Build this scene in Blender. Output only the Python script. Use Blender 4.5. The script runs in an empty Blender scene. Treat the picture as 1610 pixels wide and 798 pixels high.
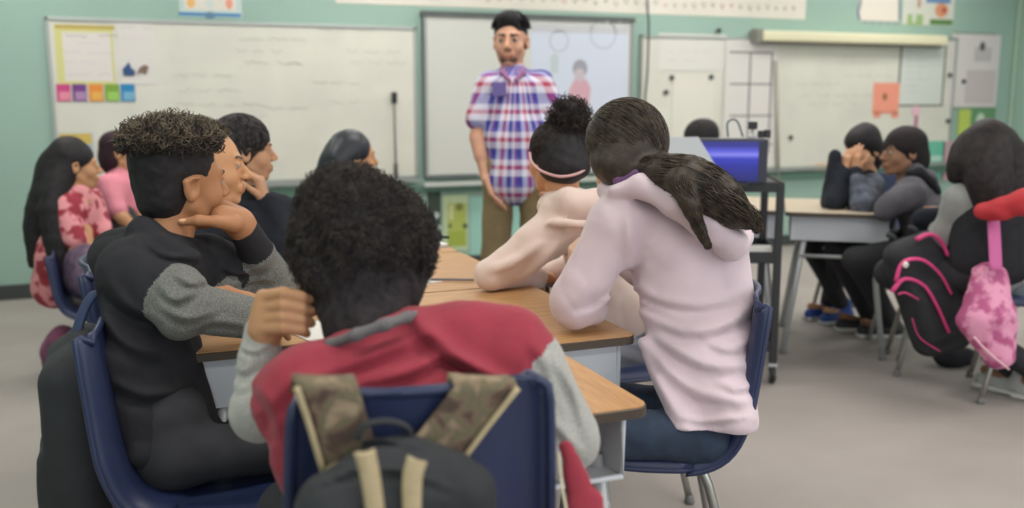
import bpy, bmesh, math, random
import numpy as np
from mathutils import Vector, Matrix

# ------------------------------------------------------------------ camera, world, light
S = bpy.context.scene
COL = S.collection
PI = math.pi
FPX, IW, IH = 1500.0, 1610, 798
PITCH = math.radians(9.425); YAW = math.radians(21.70); CH = 1.28
cam_d = bpy.data.cameras.new('camera')
cam_d.sensor_fit = 'HORIZONTAL'; cam_d.sensor_width = 36.0
cam_d.lens = FPX / IW * 36.0
cam_d.clip_start = 0.05
cam_d.dof.use_dof = True
cam_d.dof.focus_distance = 2.2
cam_d.dof.aperture_fstop = 2.2
cam = bpy.data.objects.new('camera', cam_d)
cam.location = (0, 0, CH)
cam.rotation_euler = (PI / 2 - PITCH, 0, -YAW)
COL.objects.link(cam)
S.camera = cam
S.view_settings.view_transform = 'Standard'
S.view_settings.look = 'None'
S.view_settings.gamma = 1.0
S.view_settings.use_curve_mapping = False
S.view_settings.exposure = 0.22
world = bpy.data.worlds.new('world')
S.world = world
world.use_nodes = True
world.node_tree.nodes['Background'].inputs[0].default_value = (0.82, 0.90, 1.0, 1)
world.node_tree.nodes['Background'].inputs[1].default_value = 3.2
LAMP_STRENGTH = 8.6
LAMP_COLOR = (1.0, 0.975, 0.935)

CF = np.array([math.sin(YAW) * math.cos(PITCH), math.cos(YAW) * math.cos(PITCH), -math.sin(PITCH)])
CR = np.array([math.cos(YAW), -math.sin(YAW), 0.0])
CU = np.cross(CR, CF)
C0 = np.array([0, 0, CH])
FLAT = np.array([math.sin(YAW), math.cos(YAW), 0.0])      # level direction away from the lens
UP = np.array([0, 0, 1.0])

def ray(u, v): return CF + CR * (u - IW / 2) / FPX - CU * (v - IH / 2) / FPX
def P(u, v, d): return C0 + ray(u, v) * d                 # measured point at distance d
def proj(p):
    q = np.asarray(p, float) - C0; d = q @ CF
    return IW / 2 + FPX * (q @ CR) / d, IH / 2 - FPX * (q @ CU) / d, d
def onY(u, v, y):
    r = ray(u, v); return C0 + r * (y / r[1])
def onZ(u, v, z):
    r = ray(u, v); return C0 + r * ((z - CH) / r[2])

# ------------------------------------------------------------------ helpers: materials
def lin(c):
    return tuple(((x / 255.0) / 12.92 if x / 255.0 <= 0.04045 else ((x / 255.0 + 0.055) / 1.055) ** 2.4) for x in c)

MATS = {}
def mat(name, rgb, rough=0.6, metal=0.0, spec=0.5, var=0.0, scale=40.0, bump=0.0, bscale=None, stretch=None,
        sheen=0.0, emit=None, estr=0.0, sss=0.0, rgb2=None, detail=4.0, coat=0.0, lo=0.35, hi=0.65, alpha=None):
    """principled material; rgb in 0-255 sRGB; noise variation towards rgb2 (or darker)"""
    if name in MATS: return MATS[name]
    m = bpy.data.materials.new(name); m.use_nodes = True
    nt = m.node_tree; b = nt.nodes['Principled BSDF']
    base = lin(rgb)
    b.inputs['Base Color'].default_value = (*base, 1)
    b.inputs['Roughness'].default_value = rough
    b.inputs['Metallic'].default_value = metal
    b.inputs['Specular IOR Level'].default_value = spec
    if sheen: b.inputs['Sheen Weight'].default_value = sheen; b.inputs['Sheen Roughness'].default_value = 0.5
    if coat: b.inputs['Coat Weight'].default_value = coat
    if sss:
        b.inputs['Subsurface Weight'].default_value = sss
        b.inputs['Subsurface Radius'].default_value = (0.01, 0.004, 0.002)
        b.inputs['Subsurface Scale'].default_value = 1.0
    if emit is not None:
        b.inputs['Emission Color'].default_value = (*lin(emit), 1)
        b.inputs['Emission Strength'].default_value = estr
    if var or bump or rgb2:
        tc = nt.nodes.new('ShaderNodeTexCoord'); src = tc.outputs['Object']
        if stretch:
            mp = nt.nodes.new('ShaderNodeMapping'); mp.inputs['Scale'].default_value = stretch
            nt.links.new(src, mp.inputs[0]); src = mp.outputs[0]
        if var or rgb2:
            n = nt.nodes.new('ShaderNodeTexNoise'); n.inputs['Scale'].default_value = scale
            n.inputs['Detail'].default_value = detail
            nt.links.new(src, n.inputs['Vector'])
            r = nt.nodes.new('ShaderNodeValToRGB')
            r.color_ramp.elements[0].position = lo; r.color_ramp.elements[1].position = hi
            c2 = lin(rgb2) if rgb2 else tuple(x * (1 - var) for x in base)
            r.color_ramp.elements[0].color = (*c2, 1); r.color_ramp.elements[1].color = (*base, 1)
            nt.links.new(n.outputs['Fac'], r.inputs[0]); nt.links.new(r.outputs[0], b.inputs['Base Color'])
        if bump:
            n2 = nt.nodes.new('ShaderNodeTexNoise'); n2.inputs['Scale'].default_value = bscale or scale * 2
            n2.inputs['Detail'].default_value = 5
            nt.links.new(src, n2.inputs['Vector'])
            bp = nt.nodes.new('ShaderNodeBump'); bp.inputs['Strength'].default_value = bump
            bp.inputs['Distance'].default_value = 0.004
            nt.links.new(n2.outputs['Fac'], bp.inputs['Height']); nt.links.new(bp.outputs[0], b.inputs['Normal'])
    MATS[name] = m
    return m

def plaid_mat(name, stops_u, stops_v, su, sv, rough=0.8):
    """woven check: two stripe ramps multiplied, running in object x+y and z"""
    m = bpy.data.materials.new(name); m.use_nodes = True
    nt = m.node_tree; b = nt.nodes['Principled BSDF']; b.inputs['Roughness'].default_value = rough
    at = nt.nodes.new('ShaderNodeAttribute'); at.attribute_name = 'weave'
    sp = nt.nodes.new('ShaderNodeSeparateXYZ'); nt.links.new(at.outputs['Vector'], sp.inputs[0])
    outs = []
    for k, (stops, s) in enumerate(((stops_u, su), (stops_v, sv))):
        mm = nt.nodes.new('ShaderNodeMath'); mm.operation = 'MULTIPLY'; mm.inputs[1].default_value = s
        nt.links.new(sp.outputs[k], mm.inputs[0])
        fr = nt.nodes.new('ShaderNodeMath'); fr.operation = 'FRACT'; nt.links.new(mm.outputs[0], fr.inputs[0])
        r = nt.nodes.new('ShaderNodeValToRGB'); r.color_ramp.interpolation = 'CONSTANT'
        els = r.color_ramp.elements
        while len(els) < len(stops): els.new(0.5)
        for e, (p, c) in zip(els, stops): e.position = p
        for e, (p, c) in zip(els, stops): e.color = (*lin(c), 1)
        nt.links.new(fr.outputs[0], r.inputs[0]); outs.append(r.outputs[0])
    mx = nt.nodes.new('ShaderNodeMix'); mx.data_type = 'RGBA'; mx.blend_type = 'MIX'; mx.inputs[0].default_value = 0.5
    nt.links.new(outs[0], mx.inputs[6]); nt.links.new(outs[1], mx.inputs[7])
    nt.links.new(mx.outputs[2], b.inputs['Base Color'])
    MATS[name] = m
    return m

# ------------------------------------------------------------------ helpers: objects
def setp(o, label=None, cat=None, group=None, kind=None):
    if label: o['label'] = label
    if cat: o['category'] = cat
    if group: o['group'] = group
    if kind: o['kind'] = kind
    return o

def thing(name, label, cat, loc=(0, 0, 0), rotz=0.0, group=None):
    o = bpy.data.objects.new(name, None); COL.objects.link(o)
    o.empty_display_size = 0.1
    o.location = tuple(float(x) for x in loc); o.rotation_euler = (0, 0, rotz)
    return setp(o, label, cat, group)

def obj(name, me, mats, parent=None, label=None, loc=None, smooth=False):
    o = bpy.data.objects.new(name, me); COL.objects.link(o)
    if not isinstance(mats, (list, tuple)): mats = [mats]
    for m in mats: me.materials.append(m)
    if parent is not None: o.parent = parent
    if loc is not None: o.location = tuple(float(x) for x in loc)
    if label: o['label'] = label
    if smooth: me.shade_smooth()
    return o

def single(name, me, mats, label, cat, group=None, smooth=False):
    """a thing that is one mesh: origin moved to the base of its bounding box"""
    co = np.empty(len(me.vertices) * 3, np.float32); me.vertices.foreach_get('co', co); co = co.reshape(-1, 3)
    c = (co.min(0) + co.max(0)) / 2; c[2] = co[:, 2].min()
    co -= c; me.vertices.foreach_set('co', co.ravel()); me.update()
    o = obj(name, me, mats, smooth=smooth, loc=c)
    return setp(o, label, cat, group)

def struct(name, me, mats, smooth=False, label=None):
    o = obj(name, me, mats, smooth=smooth); o['kind'] = 'structure'
    if label: o['label'] = label
    return o

def dup(root, loc, rotz, label=None, group=None):
    r = root.copy(); COL.objects.link(r); r.location = tuple(float(x) for x in loc); r.rotation_euler = (0, 0, rotz)
    if label: r['label'] = label
    if group: r['group'] = group
    for ch in list(root.children):
        c = ch.copy(); COL.objects.link(c); c.parent = r
        for g in list(ch.children):
            d = g.copy(); COL.objects.link(d); d.parent = c
    return r

# ------------------------------------------------------------------ helpers: simple meshes
class MB:
    """collects shapes into one mesh"""
    def __init__(s): s.v = []; s.f = []; s.mi = []; s.n = 0
    def add(s, v, f, mi=0):
        v = np.asarray(v, float).reshape(-1, 3)
        s.v.append(v)
        for q in f: s.f.append(tuple(int(i) + s.n for i in q)); s.mi.append(mi)
        s.n += len(v); return s
    def box(s, c, h, R=None, mi=0, bev=0.0):
        """centre, half sizes, optional 3x3 frame (columns are axes), bevelled edges"""
        bm = bmesh.new(); bmesh.ops.create_cube(bm, size=2.0)
        for v in bm.verts: v.co = Vector((v.co.x * h[0], v.co.y * h[1], v.co.z * h[2]))
        if bev: bmesh.ops.bevel(bm, geom=list(bm.edges), offset=bev, segments=2, profile=0.6, affect='EDGES')
        bm.verts.ensure_lookup_table()
        V = np.array([v.co[:] for v in bm.verts]); F = [[v.index for v in f.verts] for f in bm.faces]
        bm.free()
        if R is not None: V = V @ np.asarray(R).T
        return s.add(V + np.asarray(c, float), F, mi)
    def b2(s, lo, hi, mi=0, bev=0.0):
        lo = np.array(lo, float); hi = np.array(hi, float)
        return s.box((lo + hi) / 2, (hi - lo) / 2, None, mi, bev)
    def tube(s, pts, r, n=10, mi=0, cap=True, flat=1.0, up=None):
        """round (or flattened) tube through points; r number or list"""
        pts = np.asarray(pts, float); N = len(pts)
        rr = np.full(N, r) if np.isscalar(r) else np.asarray(r, float)
        T = np.gradient(pts, axis=0); T /= np.linalg.norm(T, axis=1)[:, None] + 1e-12
        u = np.array([0, 0, 1.0]) if up is None else np.asarray(up, float)
        if abs(T[0] @ u) > 0.95 * np.linalg.norm(u): u = np.array([1.0, 0, 0])
        V = []
        for i in range(N):
            a = np.cross(T[i], u); a /= np.linalg.norm(a) + 1e-12; b = np.cross(a, T[i]); u = b
            for k in range(n):
                t = 2 * PI * k / n
                V.append(pts[i] + rr[i] * (math.cos(t) * a + flat * math.sin(t) * b))
        F = [(i * n + k, i * n + (k + 1) % n, (i + 1) * n + (k + 1) % n, (i + 1) * n + k) for i in range(N - 1) for k in range(n)]
        if cap: F += [tuple(range(n))[::-1], tuple((N - 1) * n + k for k in range(n))]
        return s.add(V, F, mi)
    def lathe(s, prof, c=(0, 0, 0), n=20, mi=0, R=None):
        V = []; m = len(prof)
        for k in range(n):
            t = 2 * PI * k / n
            for r, z in prof: V.append((r * math.cos(t), r * math.sin(t), z))
        V = np.array(V)
        if R is not None: V = V @ np.asarray(R).T
        F = [(k * m + i, ((k + 1) % n) * m + i, ((k + 1) % n) * m + i + 1, k * m + i + 1) for k in range(n) for i in range(m - 1)]
        return s.add(V + np.asarray(c, float), F, mi)
    def prism(s, poly, axis_o, ax, ay, an, th, mi=0):
        """flat outline (list of (a,b)) at origin axis_o in the frame ax,ay, thickness th along an"""
        o = np.asarray(axis_o, float); ax, ay, an = (np.asarray(q, float) for q in (ax, ay, an))
        n = len(poly)
        V = [o + a * ax + b * ay for a, b in poly] + [o + a * ax + b * ay + an * th for a, b in poly]
        F = [tuple(range(n)), tuple(range(2 * n - 1, n - 1, -1))] + [(k, k + n, (k + 1) % n + n, (k + 1) % n) for k in range(n)]
        return s.add(V, F, mi)
    def ball(s, c, r, n=12, mi=0):
        bm = bmesh.new(); bmesh.ops.create_uvsphere(bm, u_segments=n, v_segments=max(6, n // 2 + 2), radius=1.0)
        bm.verts.ensure_lookup_table()
        V = np.array([v.co[:] for v in bm.verts]); F = [[v.index for v in f.verts] for f in bm.faces]; bm.free()
        return s.add(V * np.asarray(r, float) + np.asarray(c, float), F, mi)
    def grid(s, G, mi=0, closed=False, th=0.0):
        """G: (nu,nv,3) surface grid, optional thickness th along normals"""
        G = np.asarray(G, float); nu, nv = G.shape[:2]
        du = np.gradient(G, axis=0); dv = np.gradient(G, axis=1)
        N = np.cross(du, dv); N /= np.linalg.norm(N, axis=2)[..., None] + 1e-12
        def idx(i, j, l): return l * nu * nv + i * nv + j
        F = [(idx(i, j, 0), idx(i + 1, j, 0), idx(i + 1, j + 1, 0), idx(i, j + 1, 0)) for i in range(nu - 1) for j in range(nv - 1)]
        V = [G.reshape(-1, 3)]
        if th:
            V.append((G - N * th).reshape(-1, 3))
            F += [(idx(i, j, 1), idx(i, j + 1, 1), idx(i + 1, j + 1, 1), idx(i + 1, j, 1)) for i in range(nu - 1) for j in range(nv - 1)]
            for i in range(nu - 1):
                F.append((idx(i, 0, 0), idx(i, 0, 1), idx(i + 1, 0, 1), idx(i + 1, 0, 0)))
                F.append((idx(i, nv - 1, 0), idx(i + 1, nv - 1, 0), idx(i + 1, nv - 1, 1), idx(i, nv - 1, 1)))
            for j in range(nv - 1):
                F.append((idx(0, j, 0), idx(0, j + 1, 0), idx(0, j + 1, 1), idx(0, j, 1)))
                F.append((idx(nu - 1, j, 0), idx(nu - 1, j, 1), idx(nu - 1, j + 1, 1), idx(nu - 1, j + 1, 0)))
        return s.add(np.concatenate(V), F, mi)
    def mesh(s, name='mesh', off=None):
        V = np.concatenate(s.v)
        if off is not None: V = V - np.asarray(off, float)
        me = bpy.data.meshes.new(name); me.from_pydata(V.tolist(), [], s.f)
        me.polygons.foreach_set('material_index', s.mi); me.update()
        return me

def fast_mesh(V, F, mi=None, name='mesh', smooth=True):
    """V (n,3), F (m,k) arrays"""
    V = np.ascontiguousarray(V, np.float32); F = np.ascontiguousarray(F, np.int32); k = F.shape[1]
    me = bpy.data.meshes.new(name)
    me.vertices.add(len(V)); me.vertices.foreach_set('co', V.ravel())
    me.loops.add(F.size); me.loops.foreach_set('vertex_index', F.ravel())
    me.polygons.add(len(F)); me.polygons.foreach_set('loop_start', np.arange(0, F.size, k, dtype=np.int32))
    me.polygons.foreach_set('loop_total', np.full(len(F), k, np.int32))
    if mi is not None: me.polygons.foreach_set('material_index', np.ascontiguousarray(mi, np.int32))
    me.polygons.foreach_set('use_smooth', np.full(len(F), smooth, bool))
    me.update(calc_edges=True); me.validate()
    return me

def smooth_curve(pts, n=24):
    """catmull-rom through points (any dimension)"""
    pts = np.asarray(pts, float); q = np.vstack([2 * pts[0] - pts[1], pts, 2 * pts[-1] - pts[-2]])
    out = []; m = len(pts) - 1
    for t in np.linspace(0, m, n):
        i = min(int(t), m - 1); u = t - i; a, b, c, d = q[i], q[i + 1], q[i + 2], q[i + 3]
        out.append(0.5 * ((2 * b) + (-a + c) * u + (2 * a - 5 * b + 4 * c - d) * u * u + (-a + 3 * b - 3 * c + d) * u ** 3))
    return np.array(out)

def unit(v):
    v = np.asarray(v, float); return v / (np.linalg.norm(v) + 1e-12)

# ------------------------------------------------------------------ implicit surfaces for bodies, cloth and hair
def wob(p, f, seed=0):
    """cheap smooth noise in -1..1"""
    rng = np.random.RandomState(seed); s = 0
    for k in range(5):
        d = rng.normal(size=3); d /= np.linalg.norm(d)
        e = rng.normal(size=3); ph = rng.uniform(0, 6.28, 2)
        s = s + np.sin((p @ d) * f * rng.uniform(0.7, 1.4) + ph[0] + 1.3 * np.sin((p @ e) * f * 0.6 + ph[1]))
    return s / 3.0

class Sdf:
    def __init__(s): s.pr = []
    def _a(s, fn, lo, hi, k, tag, op): s.pr.append((fn, np.asarray(lo, float), np.asarray(hi, float), k, tag, op)); return s
    def cap(s, a, b, ra, rb=None, k=0.012, tag=0, op='u'):
        a = np.asarray(a, float); b = np.asarray(b, float); rb = ra if rb is None else rb
        ba = b - a; L = ba @ ba + 1e-12
        def fn(p):
            t = np.clip((p - a) @ ba / L, 0, 1)
            return np.linalg.norm(p - a - t[..., None] * ba, axis=-1) - (ra + (rb - ra) * t)
        r = max(ra, rb); return s._a(fn, np.minimum(a, b) - r, np.maximum(a, b) + r, k, tag, op)
    def chain(s, pts, rs, k=0.012, tag=0, op='u'):
        for i in range(len(pts) - 1): s.cap(pts[i], pts[i + 1], rs[i], rs[i + 1], k, tag, op)
        return s
    def ell(s, c, r, R=None, k=0.012, tag=0, op='u'):
        c = np.asarray(c, float); r = np.asarray(r, float); R = np.eye(3) if R is None else np.asarray(R, float)
        def fn(p):
            q = (p - c) @ R; k0 = np.linalg.norm(q / r, axis=-1); k1 = np.linalg.norm(q / (r * r), axis=-1)
            return k0 * (k0 - 1) / (k1 + 1e-9)
        m = np.abs(R) @ r
        return s._a(fn, c - m, c + m, k, tag, op)
    def ecap(s, a, b, side, wa, wb, da, db, k=0.02, tag=0, op='u'):
        """cone of elliptic section from a to b; half widths w along side, half depths d across"""
        a = np.asarray(a, float); b = np.asarray(b, float); ba = b - a; L = np.linalg.norm(ba) + 1e-9; t_ = ba / L
        sd = unit(np.asarray(side, float) - t_ * (np.asarray(side, float) @ t_)); nn = np.cross(t_, sd)
        def fn(p):
            q = p - a; h = q @ t_; t = np.clip(h / L, 0, 1); w = wa + (wb - wa) * t; d = da + (db - da) * t
            hh = h - t * L; m = np.minimum(w, d)
            return (np.sqrt(((q @ sd) / w) ** 2 + ((q @ nn) / d) ** 2 + (hh / m) ** 2) - 1) * m
        r = max(wa, wb, da, db); return s._a(fn, np.minimum(a, b) - r, np.maximum(a, b) + r, k, tag, op)
    def box(s, c, h, R=None, rad=0.01, k=0.01, tag=0, op='u'):
        c = np.asarray(c, float); h = np.asarray(h, float) - rad; R = np.eye(3) if R is None else np.asarray(R, float)
        def fn(p):
            q = np.abs((p - c) @ R) - h
            return np.linalg.norm(np.maximum(q, 0), axis=-1) + np.minimum(q.max(-1), 0) - rad
        m = np.abs(R) @ (h + rad); return s._a(fn, c - m, c + m, k, tag, op)
    def plane_cut(s, c, n, size=3.0, k=0.006):
        """removes everything on the +n side"""
        c = np.asarray(c, float); n = unit(n)
        def fn(p): return -((p - c) @ n)
        return s._a(fn, c - size, c + size, k, 0, 's')
    def mesh(s, res=0.006, noise=None, mats_n=1, off=None, name='mesh', smooth_it=1, weave=None, raw=False):
        pu = [q for q in s.pr if q[5] == 'u']
        lo = np.min([q[1] for q in pu], 0) - 3 * res - 0.01; hi = np.max([q[2] for q in pu], 0) + 3 * res + 0.01
        n = np.ceil((hi - lo) / res).astype(int) + 1
        D = np.full(tuple(n), 0.5, np.float32); T = np.zeros(tuple(n), np.int8)
        ax = [lo[i] + res * np.arange(n[i]) for i in range(3)]
        for fn, a, b, k, tag, op in s.pr:
            mg = 3 * res + k * 1.5 + (0.02 if noise else 0)
            i0 = np.clip(np.floor((a - mg - lo) / res).astype(int), 0, n); i1 = np.clip(np.ceil((b + mg - lo) / res).astype(int) + 1, 0, n)
            if np.any(i1 <= i0): continue
            sl = tuple(slice(i0[j], i1[j]) for j in range(3))
            g = np.stack(np.meshgrid(*[ax[j][sl[j]] for j in range(3)], indexing='ij'), -1)
            d = fn(g).astype(np.float32); cur = D[sl]
            if op == 'u':
                h = np.clip(0.5 + 0.5 * (cur - d) / k, 0, 1)
                if tag >= 0: T[sl] = np.where(d < cur, tag, T[sl])
                D[sl] = cur + (d - cur) * h - k * h * (1 - h)
            elif op == 's':
                h = np.clip(0.5 - 0.5 * (cur + d) / k, 0, 1); nd = -d
                D[sl] = cur + (nd - cur) * h + k * h * (1 - h)
            elif op == 't':                              # paint only
                T[sl] = np.where(d < 0, tag, T[sl])
        if noise is not None:
            nb = np.abs(D) < 0.05
            idx = np.argwhere(nb); pts = lo + idx * res
            D[nb] += noise(pts).astype(np.float32)
        V, F, cells = surface_nets(D, lo, res)
        if smooth_it:
            V = relax(V, F, smooth_it, 0.4)
        tags = T[cells[:, 0], cells[:, 1], cells[:, 2]]
        mi = tags[F[:, 0]] if mats_n > 1 else None
        if mi is not None:
            q = np.sort(tags[F], axis=1); mi = np.where(q[:, 1] == q[:, 2], q[:, 1], q[:, 0])
            if mats_n == 2:                              # even out the border between two cloths
                sc_ = np.repeat(tags.astype(float)[:, None], 3, 1); sc_ = relax(sc_, F, 14, .6); mi = (sc_[F, 0].mean(1) > .5).astype(int)
        if raw: return V, F, mi
        W = V.copy()
        if off is not None: V = V - np.asarray(off, float)
        me = fast_mesh(V, F, mi, name)
        if weave is not None:
            wv = weave(W).astype(np.float32)
            at = me.attributes.new('weave', 'FLOAT_VECTOR', 'POINT')
            if len(me.vertices) == len(W): at.data.foreach_set('vector', wv.ravel())
        return me

def surface_nets(D, lo, res):
    s = D < 0
    n = np.array(D.shape)
    c = [s[i:n[0] - 1 + i, j:n[1] - 1 + j, k:n[2] - 1 + k] for i in (0, 1) for j in (0, 1) for k in (0, 1)]
    any_ = c[0].copy(); all_ = c[0].copy()
    for q in c[1:]: any_ |= q; all_ &= q
    act = any_ & ~all_
    cells = np.argwhere(act)
    idx = np.full(act.shape, -1, np.int64); idx[act] = np.arange(len(cells))
    i, j, k = cells.T
    vals = {(a, b, d): D[i + a, j + b, k + d] for a in (0, 1) for b in (0, 1) for d in (0, 1)}
    acc = np.zeros((len(cells), 3)); cnt = np.zeros(len(cells))
    corners = list(vals)
    for a in corners:
        for ax in range(3):
            if a[ax]: continue
            b = list(a); b[ax] = 1; b = tuple(b)
            va, vb = vals[a], vals[b]; m = (va < 0) != (vb < 0)
            t = np.where(m, va / np.where(m, va - vb, 1), 0)
            p = np.tile(np.array(a, float), (len(cells), 1)); p[:, ax] = t
            acc[m] += p[m]; cnt[m] += 1
    V = lo + (cells + acc / cnt[:, None]) * res
    F = []
    for ax in range(3):
        b, d = [(1, 2), (2, 0), (0, 1)][ax]
        sl0 = [slice(1, n[q] - 1) for q in range(3)]; sl0[ax] = slice(0, n[ax] - 1)
        sl1 = list(sl0); sl1[ax] = slice(1, n[ax])
        A = s[tuple(sl0)]; B = s[tuple(sl1)]
        e = np.argwhere(A != B)
        if not len(e): continue
        base = np.ones(3, int); base[ax] = 0
        e = e + base
        flip = s[e[:, 0], e[:, 1], e[:, 2]]
        q = []
        for ob, od in ((0, 0), (-1, 0), (-1, -1), (0, -1)):
            w = e.copy(); w[:, b] += ob; w[:, d] += od
            q.append(idx[w[:, 0], w[:, 1], w[:, 2]])
        q = np.stack(q, 1)
        q = np.where(flip[:, None], q, q[:, ::-1])
        F.append(q)
    F = np.concatenate(F)
    return V, F, cells

def relax(V, F, it, w):
    E = np.concatenate([F[:, [0, 1]], F[:, [1, 2]], F[:, [2, 3]], F[:, [3, 0]]])
    cnt = np.bincount(E.ravel(), minlength=len(V)).astype(float)
    for _ in range(it):
        acc = np.stack([np.bincount(E[:, 0], V[E[:, 1], q], len(V)) + np.bincount(E[:, 1], V[E[:, 0], q], len(V)) for q in range(3)], 1)
        V = V * (1 - w) + w * acc / np.maximum(cnt, 1)[:, None]
    return V

def join_raw(parts):
    V = []; F = []; M = []; n = 0
    for v, f, m in parts:
        V.append(v); F.append(f + n); M.append(m if m is not None else np.zeros(len(f), int)); n += len(v)
    return np.concatenate(V), np.concatenate(F), np.concatenate(M)

def strand_mesh(paths, r0, r1, off=None, name='strands', mi=None):
    """paths (n,m,3): many thin three-sided hairs in one mesh"""
    paths = np.asarray(paths, float); n, m, _ = paths.shape
    T = np.gradient(paths, axis=1); T /= np.linalg.norm(T, axis=2)[..., None] + 1e-12
    rng = np.random.RandomState(5); u = rng.normal(size=(n, 1, 3))
    A = np.cross(T, u); A /= np.linalg.norm(A, axis=2)[..., None] + 1e-9; B = np.cross(T, A)
    r = (r0 + (r1 - r0) * np.linspace(0, 1, m))[None, :, None]
    V = np.stack([paths + r * (math.cos(t) * A + math.sin(t) * B) for t in (0, 2.094, 4.188)], 2)   # n,m,3,3
    V = V.reshape(-1, 3)
    base = (np.arange(n)[:, None, None] * m + np.arange(m - 1)[None, :, None]) * 3
    k = np.arange(3)[None, None, :]; k2 = (k + 1) % 3
    F = np.stack([base + k, base + k2, base + 3 + k2, base + 3 + k], -1).reshape(-1, 4)
    if off is not None: V = V - np.asarray(off, float)
    return V, F
# ------------------------------------------------------------------ the room
WY = 6.70                      # front wall
XL, XR, YB, ZC = -1.9, 7.72, -2.6, 2.75
M_green = mat('green_wall_paint', (152, 180, 167), 0.75, var=0.06, scale=1.5, bump=0.05, bscale=300)
M_ceil = mat('ceiling_tile', (225, 222, 212), 0.9, var=0.08, scale=60)
M_floor = mat('beige_floor', (164, 156, 151), 0.62, rgb2=(154, 146, 141), scale=1.6, bump=0.06, bscale=220, spec=0.3)
M_base = mat('dark_baseboard', (58, 62, 60), 0.6)
M_alu = mat('aluminium', (168, 172, 168), 0.4, metal=0.6)
M_board = mat('whiteboard', (214, 212, 200), 0.38, rgb2=(206, 204, 194), scale=3.0, spec=0.4)
M_black = mat('black_plastic', (36, 37, 40), 0.5)
M_white = mat('white_paper', (225, 222, 216), 0.8)

m = MB().b2((XL - .1, YB - .1, -.1), (XR + .1, WY + .1, 0)); struct('floor', m.mesh(), M_floor)
m = MB().b2((XL - .1, YB - .1, ZC), (XR + .1, WY + .1, ZC + .1))
struct('ceiling', m.mesh(), M_ceil)
struct('wall_front', MB().b2((XL - .1, WY, 0), (XR + .1, WY + .1, ZC)).mesh(), M_green)
struct('wall_left', MB().b2((XL - .1, YB, 0), (XL, WY, ZC)).mesh(), M_green)
struct('wall_right', MB().b2((XR, YB, 0), (XR + .1, WY, ZC)).mesh(), M_green)
M_cream = mat('cream_wall_paint', (214, 210, 196), 0.8); M_wframe = mat('window_frame_white', (220, 220, 214), 0.5)
wx = [(-1.5, .4), (.8, 2.7), (3.1, 5.0), (5.4, 7.3)]; wz0, wz1 = .95, 2.45  # window openings added behind the camera to bring in fill daylight
wb = MB().b2((XL - .1, YB - .1, 0), (XR + .1, YB, wz0)).b2((XL - .1, YB - .1, wz1), (XR + .1, YB, ZC))
xe = [XL - .1] + [q for w_ in wx for q in w_] + [XR + .1]
for k in range(0, len(xe), 2): wb.b2((xe[k], YB - .1, wz0), (xe[k + 1], YB, wz1))
struct('wall_back', wb.mesh(), M_cream)
for k, (a, b) in enumerate(wx):
    f = MB()
    for q in ((a, wz0, b, wz0 + .05), (a, wz1 - .05, b, wz1), (a, wz0, a + .05, wz1), (b - .05, wz0, b, wz1), ((a + b) / 2 - .025, wz0, (a + b) / 2 + .025, wz1)): f.b2((q[0], YB - .08, q[1]), (q[2], YB - .02, q[3]))
    struct('window_%d' % (k + 1), f.mesh(), M_wframe)
struct('baseboard_front', MB().b2((XL, WY - .012, 0), (XR, WY, .095), bev=.003).mesh(), M_base)
struct('baseboard_left', MB().b2((XL, YB, 0), (XL + .012, WY - .012, .095), bev=.003).mesh(), M_base)
struct('baseboard_right', MB().b2((XR - .012, YB, 0), (XR, WY - .012, .095), bev=.003).mesh(), M_base)
struct('trim_1', MB().b2((XR - .035, WY - .035, .0), (XR - .013, WY - .013, ZC), bev=.006).mesh(),
       mat('pale_green_trim', (176, 200, 178), 0.5), label='pale green corner moulding')

# ceiling lamps: rows of fluorescent troffers
M_diff = mat('lamp_diffuser', (240, 238, 230), 0.6, emit=(255, 250, 238), estr=LAMP_STRENGTH)
MATS['lamp_diffuser'].node_tree.nodes['Principled BSDF'].inputs['Emission Color'].default_value = (*LAMP_COLOR, 1)
M_enam = mat('white_enamel', (228, 226, 218), 0.4)
lf = MB()
for a in (-1, 1):
    lf.b2((-.62, a * .305 - .012, -.03), (.62, a * .305 + .012, .0)); lf.b2((a * .61 - .012, -.305, -.03), (a * .61 + .012, .305, .0))
lamp0 = None
for lx in (-0.6, 1.6, 3.8, 6.0):
    for ly in (-1.2, 1.4, 4.0, 5.75):
        if lamp0 is None:
            lamp0 = thing('ceiling_light', 'fluorescent ceiling light panel above the classroom', 'ceiling light', (lx, ly, ZC), 0, 'fluorescent ceiling lights')
            obj('frame', lf.mesh(), M_enam, lamp0)
            obj('diffuser', MB().b2((-.6, -.295, -.022), (.6, .295, -.012)).mesh(), M_diff, lamp0)
        else:
            dup(lamp0, (lx, ly, ZC), 0)

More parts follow.
